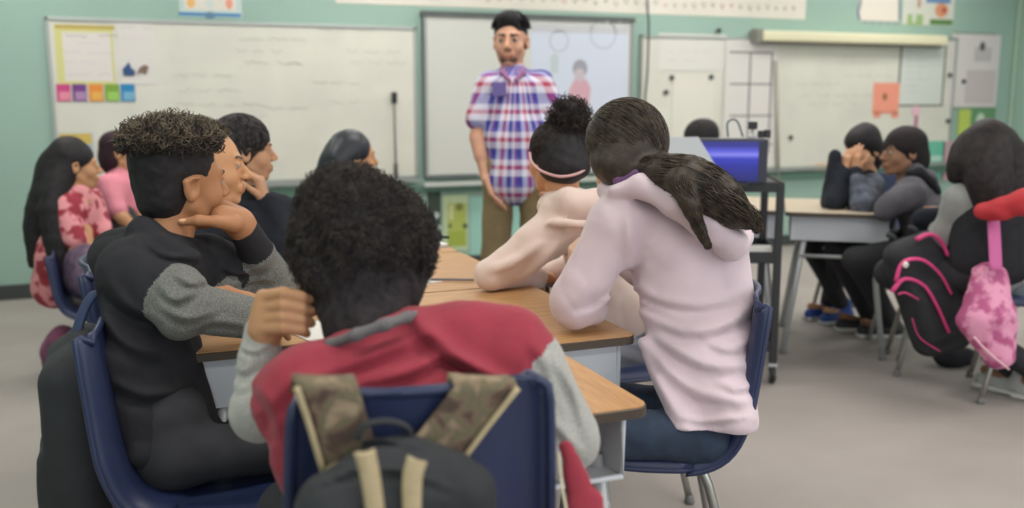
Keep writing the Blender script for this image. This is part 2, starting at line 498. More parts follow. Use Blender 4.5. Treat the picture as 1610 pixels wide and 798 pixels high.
# ------------------------------------------------------------------ flat things on the front wall
def wp(u, v, out=0.0):          # a measured point on the front wall
    q = onY(u, v, WY - out); return q[0], q[2]
def rect(u0, v0, u1, v1, out=0.0):
    x0, z1 = wp(u0, v0, out); x1, z0 = wp(u1, v1, out); return x0, z0, x1, z1
def panel(mb, x0, z0, x1, z1, out, th, mi=0, bev=0.0):
    return mb.b2((x0, WY - out - th, z0), (x1, WY - out, z1), mi, bev)
def disc(mb, x, z, out, rx, rz, th=0.004, n=20, mi=0):
    return mb.prism([(rx * math.cos(2 * PI * k / n), rz * math.sin(2 * PI * k / n)) for k in range(n)], (x, WY - out, z), (1, 0, 0), (0, 0, 1), (0, -1, 0), th, mi)
def ring(mb, x, z, out, r, w, th=0.003, n=28, mi=0):
    V = []; F = []
    for k in range(n):
        c, s_ = math.cos(2 * PI * k / n), math.sin(2 * PI * k / n)
        for q, y in ((r - w, 0), (r + w, 0), (r + w, -th), (r - w, -th)): V.append((x + q * c, WY - out + y, z + q * s_))
    for k in range(n):
        a, b = k * 4, ((k + 1) % n) * 4
        for j in range(4): F.append((a + j, a + (j + 1) % 4, b + (j + 1) % 4, b + j))
    return mb.add(V, F, mi)
def squiggle(mb, x0, z, x1, out, h=0.010, seed=0, mi=0, r=0.0016):
    """a faint line of handwriting, illegible as in the photograph"""
    rng = random.Random(seed); x = x0
    while x < x1:
        w = rng.uniform(.05, .16); n = max(4, int(w / .012))
        pts = [(x + w * i / n, WY - out, z + h * rng.uniform(-1, 1)) for i in range(n + 1)]
        mb.tube(pts, r, 4, mi, cap=False); x += w + rng.uniform(.03, .06)
M_ink = mat('faded_marker', (172, 172, 168), 0.8)
M_ink2 = mat('grey_marker', (150, 150, 150), 0.8)

def board(label, x0, z0, x1, z1, cat='whiteboard', fm=M_alu):
    t = thing('whiteboard', label, cat, ((x0 + x1) / 2, WY, z0))
    o = np.array(t.location)
    obj('writing_surface', panel(MB(), x0, z0, x1, z1, .002, .012).mesh(off=o), M_board, t)
    f = MB(); w = .022
    for a in ((x0, z1 - w, x1, z1), (x0, z0, x1, z0 + w), (x0, z0, x0 + w, z1), (x1 - w, z0, x1, z1)): panel(f, *a, .002, .022, bev=.003)
    obj('frame', f.mesh(off=o), fm, t)
    return t, o
BX0, BZ0, BX1, BZ1 = -.445, .69, 1.93, 1.76
tB, oB = board('long whiteboard with charts at its left end, left of the projection board', BX0, BZ0, BX1, BZ1)
mk = MB()
for i, (u0, v, u1) in enumerate([(375, 62, 465), (370, 80, 450), (385, 98, 440), (275, 118, 350), (280, 142, 375), (275, 165, 410), (300, 185, 420),
                                 (500, 45, 560), (545, 80, 635), (548, 98, 630), (450, 100, 480), (490, 130, 560), (420, 170, 470), (520, 160, 560)]):
    a = wp(u0, v); b = wp(u1, v); squiggle(mk, a[0], a[1], b[0], .016, .014, i)
obj('marker_writing', mk.mesh(off=oB), M_ink, tB, label='faint grey marker writing')['kind'] = 'stuff'
tr = MB().b2((BX0 + .05, WY - .075, BZ0 - .02), (BX1 - .02, WY - .02, BZ0 - .008), bev=.003).b2((BX0 + .05, WY - .078, BZ0 - .02), (BX1 - .02, WY - .072, BZ0 + .004))
obj('marker_tray', tr.mesh(off=oB), M_alu, tB)

# projection board
sx0, sz0, sx1, sz1 = 1.972, .685, 3.655, 1.865
t = thing('projection_board', 'projection screen board with a lit picture, behind the standing person in a checked shirt', 'projection board', ((sx0 + sx1) / 2, WY, sz0))
o = np.array(t.location)
M_scr = mat('screen_grey_white', (200, 200, 194), 0.5)
obj('screen', panel(MB(), sx0, sz0, sx1, sz1, .002, .04).mesh(off=o), M_scr, t)
f = MB(); w = .024
for a in ((sx0, sz0, sx0 + w, sz1), (sx1 - w, sz0, sx1, sz1), (sx0, sz0, sx1, sz0 + .02)): panel(f, *a, .002, .052, bev=.003)
obj('frame', f.mesh(off=o), mat('grey_frame', (140, 146, 145), 0.5), t)
obj('top_rail', panel(MB(), sx0 - .01, sz1 - .03, sx1 + .01, sz1 + .006, .002, .06, bev=.003).mesh(off=o), mat('dark_rail', (84, 90, 88), 0.5), t)
obj('pen_tray', MB().b2((sx0 - .02, WY - .1, sz0 - .055), (sx1, WY - .003, sz0 - .04), bev=.003).b2((sx0 - .02, WY - .103, sz0 - .055), (sx1, WY - .097, sz0 - .022)).mesh(off=o), mat('pale_tray', (190, 194, 188), 0.5), t)
obj('pen_slot', MB().b2((sx0 + .03, WY - .06, sz0 - .002), (sx0 + .40, WY - .05, sz0 + .026), bev=.003).mesh(off=o), mat('slot_grey', (98, 106, 106), 0.6), t)
# the projected picture: a lit image
px0, pz0, px1, pz1 = 2.80, .76, 3.61, 1.80
M_pic = mat('projected_light', (184, 190, 202), 0.6, emit=(205, 214, 235), estr=0.12)
im = obj('projected_picture', panel(MB(), px0, pz0, px1, pz1, .0425, .0015).mesh(off=o), M_pic, t, label='cool white lit picture')
g = MB(); panel(g, px0, pz1 - .055, px1, pz1, .0445, .001)
for u in (955, 975): disc(g, *wp(u, 33, .05), .0456, .014, .014, .001, 12, 1)
obj('picture_toolbar', g.mesh(off=o), [mat('toolbar_grey', (186, 188, 192), 0.6), mat('icon_white', (240, 240, 240), 0.5, emit=(255, 255, 255), estr=0.3)], im)
g = MB()
ring(g, *wp(875, 65), .0445, .075, .004, .001)
obj('circle_outline', g.mesh(off=o), mat('outline_grey', (168, 172, 184), 0.6), im)
g = MB(); ring(g, *wp(944, 54), .0445, .108, .004, .001)
obj('circle_outline', g.mesh(off=o), mat('outline_grey', (168, 172, 184), 0.6), im)
g = MB()
disc(g, *wp(908, 108), .0445, .062, .068, .001, 22, 0); disc(g, *wp(907, 118), .0460, .044, .05, .001, 18, 1)
bx, bz = wp(908, 142); g.prism([(-.085, -.12), (.075, -.12), (.09, .02), (.05, .085), (-.045, .085), (-.095, .0)], (bx, WY - .0445, bz), (1, 0, 0), (0, 0, 1), (0, -1, 0), .001, 2)
bx, bz = wp(868, 100); g.prism([(-.03, -.07), (.03, -.07), (.035, .05), (0, .085), (-.035, .04)], (bx, WY - .0445, bz), (1, 0, 0), (0, 0, 1), (0, -1, 0), .001, 3)
obj('drawn_figure', g.mesh(off=o), [mat('fig_grey', (150, 152, 162), 0.7), mat('fig_pale', (190, 176, 184), 0.7), mat('fig_pink', (200, 158, 170), 0.7), mat('fig_sage', (182, 194, 196), 0.7)], im)
# shelf rail under the boards
single('wall_rail', MB().b2((-.40, WY - .045, .585), (7.0, WY - .001, .632), bev=.006).mesh(), mat('green_rail', (92, 128, 112), 0.6),
       'dark green chair rail running along the wall under the boards', 'rail')

# boards to the right
t2, o2 = board('middle whiteboard covered with papers, right of the hanging black cord', 3.735, .66, 4.83, 1.745)
t3, o3 = board('right whiteboard under the cream pull-down screen case', 4.87, .66, 6.98, 1.79)
mk = MB()
for i, (u0, v, u1) in enumerate([(1250, 132, 1320), (1260, 150, 1370), (1265, 163, 1345), (1320, 98, 1365), (1325, 118, 1400)]):
    a = wp(u0, v); b = wp(u1, v); squiggle(mk, a[0], a[1], b[0], .016, .012, 40 + i)
obj('marker_writing', mk.mesh(off=o3), M_ink, t3, label='faint grey marker writing')['kind'] = 'stuff'
for tt, oo, a, b in ((t2, o2, 3.76, 4.80), (t3, o3, 4.9, 6.95)):
    obj('marker_tray', MB().b2((a, WY - .075, .648), (b, WY - .02, .66), bev=.003).mesh(off=oo), M_alu, tt)

# banner above the boards
bx0, bz0 = wp(528, 15); bx1 = wp(1266, 20)[0]
t = thing('alphabet_banner', 'long cream paper banner strip along the top of the wall above the boards', 'banner', ((bx0 + bx1) / 2, WY, 1.905)); o = np.array(t.location)
obj('strip', panel(MB(), bx0, 1.905, bx1, 2.20, .001, .003).mesh(off=o), mat('banner_paper', (216, 210, 200), 0.8, rgb2=(222, 216, 204), scale=2), t)
mk = MB(); rng = random.Random(3)
for k in range(44):
    x = bx0 + .06 + k * (bx1 - bx0 - .1) / 44; s_ = .022 * rng.uniform(.7, 1.2); zz = 1.985 + .012 * rng.uniform(-1, 1)
    mk.tube([(x, WY - .006, zz + s_), (x - s_ * .6, WY - .006, zz + .1 * s_), (x + s_ * .3, WY - .006, zz - s_), (x + s_, WY - .006, zz + s_ * .6)], .0035, 4, rng.choice((0, 0, 0, 0, 1)), cap=False)
obj('cursive_marks', mk.mesh(off=o), [mat('banner_grey', (150, 148, 144), 0.8), mat('banner_red', (196, 140, 136), 0.8)], t)['kind'] = 'stuff'

# posters on the wall and boards
def poster(name, label, u0, v0, u1, v1, col, out=.016, group=None, extra=None, th=.002, z1=None):
    x0, z0, x1, zt = rect(u0, v0, u1, v1, out)
    if z1 is not None: zt = z1
    loc = ((x0 + x1) / 2, WY - out, z0)
    t = thing(name, label, name.split('_')[-1], loc, 0, group); o = np.array(t.location)
    obj('sheet', panel(MB(), x0, z0, x1, zt, out, th).mesh(off=o), mat('paper_%d_%d_%d' % col, col, 0.8), t)
    if extra:
        for nm, items in extra:
            g = MB(); ms = []
            for it in items:
                c = it[-1]
                if c not in ms: ms.append(c)
                mi = ms.index(c)
                if it[0] == 'r': a = rect(*it[1:5], out); panel(g, *a, out + th + .0002 + .0004 * it[5], .0006, mi)
                elif it[0] == 'd': x, z = wp(it[1], it[2], out); disc(g, x, z, out + th + .0002 + .0004 * it[5], it[3], it[4], .0006, 18, mi)
                elif it[0] == 's':
                    a = wp(it[1], it[2], out); b = wp(it[3], it[2], out); squiggle(g, a[0], a[1], b[0], out + th + .001, .007, int(it[1] + it[2]), mi, .0018)
            obj(nm, g.mesh(off=o), [mat('print_%d_%d_%d' % c, c, 0.8) for c in ms], t)
    return t
poster('paper_chart', 'chart paper with a yellow border, top left corner of the long whiteboard', 84, 38, 182, 134, (206, 202, 138), extra=[
    ('border', [('r', 86, 38, 180, 47, 0, (184, 164, 92))]),
    ('drawing', [('r', 97, 50, 178, 128, 1, (216, 208, 204)), ('s', 102, 56, 112, 0, (118, 110, 120)), ('s', 155, 56, 164, 0, (118, 110, 120)),
     ('s', 102, 82, 165, 0, (190, 178, 176)), ('s', 100, 98, 160, 0, (188, 176, 190)), ('s', 106, 116, 172, 0, (176, 176, 190)), ('s', 120, 68, 165, 0, (190, 186, 188))])])
poster('paper_sheet', 'plain white paper sheet beside the yellow bordered chart on the whiteboard', 184, 36, 246, 132, (214, 209, 205), extra=[
    ('lines', [('s', 190, 42, 238, 0, (186, 184, 176)), ('s', 192, 60, 240, 0, (200, 192, 196))])])
for k, (u, nm, c, c2) in enumerate([(88, 'pink', (196, 70, 130), (222, 140, 160)), (113, 'purple', (112, 62, 130), (168, 132, 172)), (139, 'orange', (222, 138, 62), (220, 168, 84)),
                                    (164, 'green', (122, 158, 62), (150, 196, 96)), (189, 'blue', (44, 128, 178), (120, 170, 198))]):
    poster('number_card', '%s square card in the row of coloured cards under the charts' % nm, u, 132, u + 24, 159, c, out=.019, group=None,
           extra=[('picture', [('r', u + 5, 144, u + 23, 157, 0, c2)])])
def blob(name, label, u, v, rx, rz, col, cat, out=.0195, group=None, th=.010):
    x, z = wp(u, v, out); g = MB(); disc(g, x, z, out, rx, rz, th, 16)
    return single(name, g.mesh(), mat('blob_%d_%d_%d' % col, col, 0.5), label, cat, group)
g = MB(); x, z = wp(202, 110, .02)
g.prism([(-.032, -.035), (.034, -.035), (.04, -.005), (.018, .012), (.004, .052), (-.012, .03), (-.036, .006)], (x, WY - .02, z), (1, 0, 0), (0, 0, 1), (0, -1, 0), .006)
single('magnet_cutout', g.mesh(), mat('navy_cutout', (42, 74, 120), 0.6), 'dark blue cutout shape above the blue card', 'magnet')
g = MB(); x, z = wp(225, 110, .02)
g.prism([(-.038, -.03), (-.01, -.012), (.012, -.03), (.035, .02), (.012, .034), (-.02, .016)], (x, WY - .02, z), (1, 0, 0), (0, 0, 1), (0, -1, 0), .006)
single('magnet_cutout', g.mesh(), mat('brown_cutout', (122, 98, 84), 0.6), 'small brown cutout shape right of the dark blue one', 'magnet')
poster('framed_poster', 'poster with a yellow top low on the whiteboard behind the long-haired person', 84, 208, 153, 292, (196, 198, 202), out=.017, extra=[
    ('picture', [('r', 92, 210, 145, 226, 0, (204, 178, 92)), ('r', 98, 228, 148, 288, 0, (150, 170, 190))])])
poster('wall_poster', 'blue edged poster above the long whiteboard', 279, -40, 381, 29, (190, 206, 204), out=.002, extra=[
    ('border', [('r', 281, 19, 379, 27, 0, (48, 120, 172)), ('d', 330, 24, .035, .022, 2, (96, 130, 160))]),
    ('picture', [('r', 287, -40, 372, 17, 0, (218, 212, 200)), ('d', 300, 3, .025, .04, 1, (224, 176, 110)), ('d', 360, 5, .022, .04, 1, (222, 150, 128)), ('d', 330, 6, .03, .03, 1, (200, 210, 205))])])
poster('cloud_poster', 'white cloud shaped paper with a dotted border above the screen case', 1354, -60, 1412, 34, (222, 214, 202), out=.002, extra=[
    ('border', [('d', 1351 + 2 * math.sin(k), 6 * k - 8, .014, .02, 0, (126, 134, 150)) for k in range(7)] + [('d', 1414, 6 * k - 8, .014, .02, 0, (126, 134, 150)) for k in range(7)] +
     [('d', 1360 + 12 * k, 36, .02, .014, 0, (150, 154, 160)) for k in range(5)])])
poster('picture_poster', 'colourful picture poster with green grass above the right end of the screen case', 1424, -60, 1498, 41, (206, 206, 196), out=.002, extra=[
    ('picture', [('r', 1462, 30, 1497, 40, 0, (92, 130, 76)), ('r', 1427, 22, 1450, 40, 0, (150, 176, 120)), ('d', 1437, 28, .025, .05, 1, (196, 204, 190)), ('d', 1480, 16, .075, .065, 1, (212, 146, 112)),
                 ('d', 1484, 16, .03, .026, 2, (176, 92, 72)), ('r', 1458, -30, 1494, 6, 2, (104, 138, 178)), ('d', 1445, 4, .02, .05, 1, (176, 140, 120))])])

# cream pull-down screen case over the right whiteboard
t = thing('screen_case', 'long cream pull-down screen case above the right whiteboard', 'screen case', (6.0, WY, 1.74)); o = np.array(t.location)
a = wp(1200, 48, .12); b = wp(1494, 52, .12)
obj('case', MB().b2((a[0], WY - .13, 1.715), (b[0] - .02, WY - .002, 1.80), bev=.02).mesh(off=o), mat('cream_case', (222, 216, 184), 0.5), t)
obj('slot', MB().b2((a[0] + .02, WY - .10, 1.697), (b[0] - .05, WY - .06, 1.714)).mesh(off=o), mat('slot_shadow', (120, 114, 106), 0.7), t)  # strip coloured as the shade under the case
obj('end_bracket', MB().b2((a[0] - .055, WY - .125, 1.70), (a[0] + .004, WY - .002, 1.80), bev=.012).b2((a[0] - .05, WY - .11, 1.79), (a[0] + .02, WY - .03, 1.812), bev=.006).mesh(off=o), mat('bracket_grey', (130, 128, 120), 0.5), t)

# papers, pointers and magnets on the middle and right boards
poster('paper_sheet', 'large white paper under the two round magnets on the middle board', 1058, 118, 1120, 235, (216, 213, 202), out=.017)
poster('paper_sheet', 'white paper high on the middle board above the round magnets', 1036, 52, 1140, 112, (212, 210, 204), out=.016, extra=[('lines', [('s', 1048, 80, 1120, 0, (190, 188, 184)), ('s', 1050, 95, 1100, 0, (190, 188, 184))])])
GM = 'dark magnets on the boards'
for u, v, nm in ((1056, 122, 'left end of the large paper on the middle board'), (1118, 121, 'right end of the large paper on the middle board'), (1047, 145, 'lower left beside the large paper on the middle board'),
             (1130, 48, 'top edge of the middle board'), (1243, 216, 'low on the right whiteboard beside the grey rod'), (1493, 118, 'beside the framed list on the right whiteboard'), (1515, 128, 'under the white rounded paper near the wall corner'), (1490, 190, 'above the green cards near the wall corner')):
    blob('magnet', 'small dark magnet at the ' + nm if 'end' in nm or 'edge' in nm else 'small dark magnet ' + nm, u, v, .021, .020, (62, 66, 68), 'magnet', out=.022)
t = thing('grid_chart', 'white paper chart ruled into large boxes on the middle board', 'chart', (4.6, WY, 1.0)); o = np.array(t.location)
x0, z0, x1, z1 = rect(1142, 62, 1216, 262, .03)
obj('sheet', panel(MB(), x0, z0, x1, z1, .026, .002).mesh(off=o), mat('chart_paper', (212, 208, 204), 0.8), t)
g = MB()
for v in (82, 132, 182, 228): a = wp(1144, v); b = wp(1211, v); panel(g, a[0], a[1] - .006, b[0], a[1] + .006, .0282, .001)
for u in (1177, 1211): a = wp(u, 82); b = wp(u, 240); panel(g, a[0] - .007, b[1], a[0] + .007, a[1], .0294, .001)
obj('ruled_lines', g.mesh(off=o), mat('line_grey', (112, 106, 110), 0.8), t)
g = MB(); a = wp(1221, 95, .05); b = wp(1225, 290, .05); g.tube([(a[0], WY - .04, a[1]), (b[0], WY - .04, b[1])], .014, 10)
single('wooden_rod', g.mesh(), mat('rod_grey', (160, 158, 144), 0.6), 'upright greyish rod between the box chart and the right whiteboard', 'rod', smooth=True)
t = thing('pointer_stick', 'thin dark pointer stick with a black head on the long whiteboard', 'pointer', (1.75, WY - .04, .80)); o = np.array(t.location)
a = wp(620, 158, .04); b = wp(623, 283, .04)
obj('stick', MB().tube([(a[0], WY - .04, a[1]), (b[0], WY - .04, b[1])], .007, 8).mesh(off=o), mat('stick_grey', (112, 114, 112), 0.5), t, smooth=True)
obj('head', MB().box((a[0], WY - .04, a[1] + .02), (.019, .014, .04), bev=.008).mesh(off=o), M_black, t)
obj('grip', MB().tube([(b[0], WY - .04, b[1] + .12), (b[0], WY - .04, b[1] + .02)], .012, 8).mesh(off=o), M_black, t, smooth=True)
poster('list_poster', 'framed pale list on the right whiteboard left of the rounded white paper', 1416, 68, 1482, 167, (120, 118, 114), out=.016, extra=[
    ('list', [('r', 1419, 71, 1479, 164, 0, (204, 208, 202)), ('r', 1419, 64, 1480, 74, 1, (176, 168, 112))] + [('s', 1424, 84 + 10 * k, 1444, 2, (168, 172, 174)) for k in range(7)])])
t = poster('orange_poster', 'salmon orange paper with a notched lower edge on the right whiteboard', 1374, 130, 1412, 178, (232, 150, 128), out=.017, extra=[
    ('drawing', [('d', 1391, 152, .028, .034, 0, (168, 110, 72)), ('d', 1391, 152, .014, .016, 2, (120, 100, 50))])])
a = rect(1374, 176, 1384, 185, .017); b = rect(1402, 176, 1412, 185, .017)
obj('lower_points', panel(panel(MB(), *a, .017, .002), *b, .017, .002).mesh(off=np.array(t.location)), MATS['paper_232_150_128'], t)
t = thing('rounded_poster', 'white paper with rounded corners beside the right wall corner', 'poster', (7.2, WY, 1.0)); o = np.array(t.location)
x0, z0, x1, z1 = rect(1497, 53, 1565, 168, .016)
obj('sheet', MB().box(((x0 + x1) / 2, WY - .017, (z0 + z1) / 2), ((x1 - x0) / 2, .001, (z1 - z0) / 2)).mesh(off=o), mat('lilac_white', (208, 202, 200), 0.8), t)
g = MB(); a = rect(1520, 110, 1562, 162, .018); panel(g, *a, .0185, .001, 0); disc(g, *wp(1545, 73, .02), .0185, .034, .042, .001, 16, 1); a = rect(1533, 74, 1558, 97, .018); panel(g, *a, .0185, .0006, 2)
a = rect(1502, 50, 1566, 55, .018); panel(g, *a, .0185, .001, 3)
obj('picture', g.mesh(off=o), [mat('lilac_grey', (192, 182, 182), 0.8), mat('dark_spot', (88, 86, 88), 0.8), mat('grey_patch', (184, 180, 180), 0.8), mat('top_edge', (140, 150, 140), 0.8)], t)
poster('green_card', 'lime green strip card low beside the wall corner', 1508, 172, 1524, 212, (178, 196, 92), out=.018)
poster('green_picture', 'dark green picture with a pale blob beside the lime strip', 1526, 170, 1562, 212, (98, 142, 102), out=.017, extra=[('picture', [('d', 1541, 188, .05, .06, 0, (190, 206, 188))])])
t = thing('paper_ribbon', 'pink award ribbon shape on the right whiteboard', 'ribbon', (6.5, WY, .9)); o = np.array(t.location)
g = MB(); disc(g, *wp(1440, 174, .02), .02, .05, .045, .003, 18, 1); x, z = wp(1440, 196, .02)
g.prism([(-.016, .09), (.016, .09), (.02, -.16), (-.02, -.16)], (x, WY - .018, z), (1, 0, 0), (0, 0, 1), (0, -1, 0), .002, 0)
obj('ribbon', g.mesh(off=o), [mat('ribbon_rose', (176, 100, 134), 0.7), mat('ribbon_pale', (224, 182, 196), 0.7)], t)
poster('teal_card', 'green teal card pocket behind the two seated boys', 1452, 222, 1482, 282, (104, 180, 156), out=.017, extra=[('picture', [('r', 1454, 245, 1480, 253, 0, (170, 204, 190))])])
poster('pink_card', 'pale pink card pocket right of the teal one', 1484, 222, 1508, 282, (206, 160, 172), out=.017)
poster('tray_paper', 'pale orange paper low on the right whiteboard', 1281, 257, 1300, 277, (222, 188, 160), out=.018)
poster('lower_poster', 'green and yellow picture poster on the wall under the projection board', 696, 307, 736, 392, (182, 198, 158), out=.002, extra=[
    ('picture', [('r', 704, 320, 733, 386, 0, (168, 178, 92)), ('d', 722, 325, .03, .03, 1, (120, 128, 70)), ('r', 706, 322, 713, 345, 1, (198, 204, 150)), ('d', 731, 355, .02, .022, 1, (84, 100, 52)), ('d', 707, 355, .016, .018, 1, (100, 110, 60)), ('r', 704, 364, 733, 386, 1, (152, 168, 70))])])
poster('teal_board', 'pale teal panel on the wall right of the green poster', 739, 310, 862, 400, (150, 196, 184), out=.002)
poster('dark_board', 'narrow dark panel with pale dots left of the green poster', 672, 302, 694, 392, (62, 76, 66), out=.002, extra=[
    ('dot', [('d', 686, 338, .024, .024, 0, (190, 196, 200))]), ('dot', [('d', 690, 358, .022, .02, 0, (176, 190, 190))]), ('dot', [('d', 684, 376, .022, .024, 0, (140, 156, 180))])])
# hanging cord
pts = [np.array([onY(u, v, WY - .12)[0], WY - .12, onY(u, v, WY - .12)[2]]) for u, v in ((1019, -160), (1018, 0), (1020, 40), (1018, 110), (1014, 160), (1012, 230), (1012, 300))]
single('hanging_cord', MB().tube(smooth_curve(pts, 30), .008, 8).mesh(), M_black, 'thin black cord hanging between the projection board and the middle board', 'cord', smooth=True)
# ------------------------------------------------------------------ desks and chairs
M_lam = mat('oak_laminate', (190, 146, 98), 0.42, rgb2=(172, 128, 84), scale=9, stretch=(14, 1.2, 1), detail=5, spec=0.45)
M_edge = mat('dark_desk_edge', (70, 58, 48), 0.5)
M_steel = mat('grey_desk_steel', (200, 204, 210), 0.45, spec=0.5)
M_leg = mat('grey_leg_paint', (182, 184, 186), 0.4, metal=0.3)
M_chrome = mat('chrome_tube', (170, 168, 164), 0.3, metal=0.85)
M_glide = mat('glide_grey', (110, 110, 108), 0.6)
M_blue = mat('navy_shell', (38, 48, 82), 0.42, var=0.12, scale=6, bump=0.08, bscale=240)

def rounded_rect(w, d, r, n=5):
    P_ = []
    for cx, cy, a0 in ((w - r, d - r, 0), (-w + r, d - r, 90), (-w + r, -d + r, 180), (w - r, -d + r, 270)):
        for k in range(n + 1):
            a = math.radians(a0 + 90 * k / n); P_.append((cx + r * math.cos(a), cy + r * math.sin(a)))
    return P_

def make_desk(label, w=.33, d=.23, group=None, grain_along_x=True):
    """open side towards local -y"""
    t = thing('student_desk', label, 'desk', (0, 0, 0), 0, group)
    m = MB(); m.prism(rounded_rect(w - .003, d - .003, .03), (0, 0, .703), (1, 0, 0), (0, 1, 0), (0, 0, 1), .017)
    obj('desktop', m.mesh(), M_lam, t)
    m = MB(); P_ = rounded_rect(w, d, .033); n = len(P_)
    inner = rounded_rect(w - .006, d - .006, .03)
    V = [(x, y, .699) for x, y in P_] + [(x, y, .716) for x, y in P_] + [(x, y, .7195) for x, y in inner] + [(x, y, .699) for x, y in inner]
    F = []
    for k in range(n):
        j = (k + 1) % n
        F += [(k, j, n + j, n + k), (n + k, n + j, 2 * n + j, 2 * n + k), (j, k, 3 * n + k, 3 * n + j)]
    m.add(V, F); obj('edge_band', m.mesh(), M_edge, t)
    m = MB(); bw, bd, z0, z1, th = w - .045, d - .03, .575, .699, .0025
    m.b2((-bw, -bd, z0), (bw, bd, z0 + th))                                   # floor of the book box
    m.b2((-bw, -bd, z0), (-bw + th, bd, z1)); m.b2((bw - th, -bd, z0), (bw, bd, z1))
    m.b2((-bw, bd - th, z0), (bw, bd, z1))
    m.tube([(-bw, -bd, z1), (-bw, -bd, z0 + .004), (bw, -bd, z0 + .004), (bw, -bd, z1)], .006, 8)
    obj('book_box', m.mesh(), M_steel, t)
    for sx in (-1, 1):
        for sy in (-1, 1):
            g = MB(); a = np.array([sx * (bw - .02), sy * (bd - .07), .60]); b = np.array([sx * (bw + .01), sy * (d - .02), .018])
            g.tube([a, a + (b - a) * .5, b], .0145, 12)
            lg = obj('leg', g.mesh(), M_leg, t, smooth=True)
            obj('glide', MB().lathe([(0, 0), (.017, 0), (.019, .006), (.013, .022), (0, .022)], (b[0], b[1], 0)).mesh(), M_glide, lg, smooth=True)
    for sx in (-1, 1):
        g = MB(); x = sx * (bw - .005)
        g.tube([(x, -(bd - .05), .50), (x, bd - .05, .50)], .009, 8); obj('crossbar', g.mesh(), M_leg, t, smooth=True)
    return t

def chair_shell(sw=1.0, rise=.80):
    prof = smooth_curve([(.205, .425), (.195, .452), (.12, .458), (0, .450), (-.12, .454), (-.188, .482), (-.222, .55), (-.240, .64), (-.262, rise - .02), (-.268, rise)], 44)
    G = []; tg = np.gradient(prof, axis=0); tg /= np.linalg.norm(tg, axis=1)[:, None]
    for i, (y, z) in enumerate(prof):
        s_ = i / 43.0
        hw = .205 if s_ < .45 else .205 + .012 * math.sin((s_ - .45) / .55 * PI * .6) - .035 * max(0, (s_ - .7) / .3)
        hw *= sw
        if s_ > .86: hw -= .040 * (1 - math.sqrt(max(0, 1 - ((s_ - .86) / .14) ** 2)))
        if s_ < .06: hw *= 1 - .12 * (1 - s_ / .06) ** 2
        row = []
        for u in np.linspace(-1, 1, 25):
            x = hw * u; e = abs(u) ** 3
            if s_ < .42: yy, zz = y, z + .012 * e - .010 * (1 - u * u)
            else: yy, zz = y + .035 * u * u, z
            lip = max(0, (abs(u) - .80) / .20) ** 1.6 * .034 * min(1, (1 - s_) / .12 + .25)
            yy += tg[i][1] * -lip * 1.0; zz += tg[i][0] * lip
            row.append((x, yy, zz))
        G.append(row)
    m = MB(); m.grid(np.array(G), th=-.007)
    # rolled rim
    G = np.array(G); rim = np.concatenate([G[:, 0], G[-1, 1:-1], G[::-1, -1], G[0, -2:0:-1]])
    rim = np.vstack([rim, rim[:1]]); m.tube(rim[::1], .0075, 6, cap=False)
    return m

def make_chair(label, group=None, sw=1.0, mat_=None, rise=.80):
    """faces local +y"""
    t = thing('school_chair', label, 'chair', (0, 0, 0), 0, group)
    obj('seat_shell', chair_shell(sw, rise).mesh(), mat_ or M_blue, t, smooth=True)
    for sx in (-1, 1):
        for sy in (-1, 1):
            g = MB(); x = sx * .15
            pts = smooth_curve([(x, sy * .02, .432), (x, sy * .10, .427), (x + sx * .012, sy * .15, .36), (x + sx * .055, sy * .225, .012)], 12)
            g.tube(pts, .0115, 10); lg = obj('leg', g.mesh(), M_chrome, t, smooth=True)
            e = pts[-1]; obj('glide', MB().lathe([(0, 0), (.015, 0), (.017, .008), (.012, .03), (0, .03)], (e[0], e[1], 0)).mesh(), M_glide, lg, smooth=True)
    g = MB(); g.tube([(-.16, .0, .427), (.16, .0, .427)], .010, 8); g.tube([(-.16, -.1, .418), (.16, -.1, .418)], .008, 8)
    obj('seat_brace', g.mesh(), M_chrome, t, smooth=True)
    return t

def lookz(dx, dy):             # rotation that turns local +y towards (dx, dy)
    return math.atan2(-dx, dy)

FD = make_desk('desk in front of the boy in the maroon jacket, open book box towards the camera', .33, .23)
FD.location = (.531, 1.695, 0)
SD = make_desk('desk under the elbow of the girl in the lavender hoodie', .33, .255)
SD.location = (.838, 2.262, 0); SD.rotation_euler = (0, 0, PI / 2)      # open side towards +x
d2 = dup(SD, (.838, 2.927, 0), PI / 2, 'desk under the arm of the girl with the hair bun')
d3 = dup(SD, (.322, 2.48, 0), -PI / 2, 'desk in front of the boy with grey knitted sleeves')
d4 = dup(SD, (.322, 3.145, 0), -PI / 2, 'desk beyond the grey sleeved boy, with a white paper on it')
d5 = dup(SD, (.838, 3.59, 0), PI / 2, 'farthest desk of the middle group, with the open book on it')

# chairs of the near group
cpt = P(668, 610, 1.25)
CH1 = make_chair('navy chair with camouflage backpack straps over its back, nearest the camera', sw=.89, rise=.90)
f1 = unit([.10, 1, 0]); CH1.location = (cpt[0] + f1[0] * .262, cpt[1] + f1[1] * .262, 0); CH1.rotation_euler = (0, 0, lookz(f1[0], f1[1]))
chair = make_chair('navy chair of the girl in the lavender hoodie', rise=.825, sw=1.0)
def put_chair(px, py, d, fx, fy, label, src=chair, first=False):
    """px,py,d: measured top of the chair back; fx,fy: the way the chair faces"""
    f = unit([fx, fy, 0]); q = P(px, py, d); loc = (q[0] + f[0] * .255, q[1] + f[1] * .255, 0)
    if first: src.location = loc; src.rotation_euler = (0, 0, lookz(f[0], f[1])); return src
    return dup(src, loc, lookz(f[0], f[1]), label)
CH2 = put_chair(1182, 440, 2.32, -.90, .43, '', first=True)
CH3 = put_chair(184, 470, 2.03, .93, -.36, 'navy chair of the boy with grey knitted sleeves, black backpack on its back')
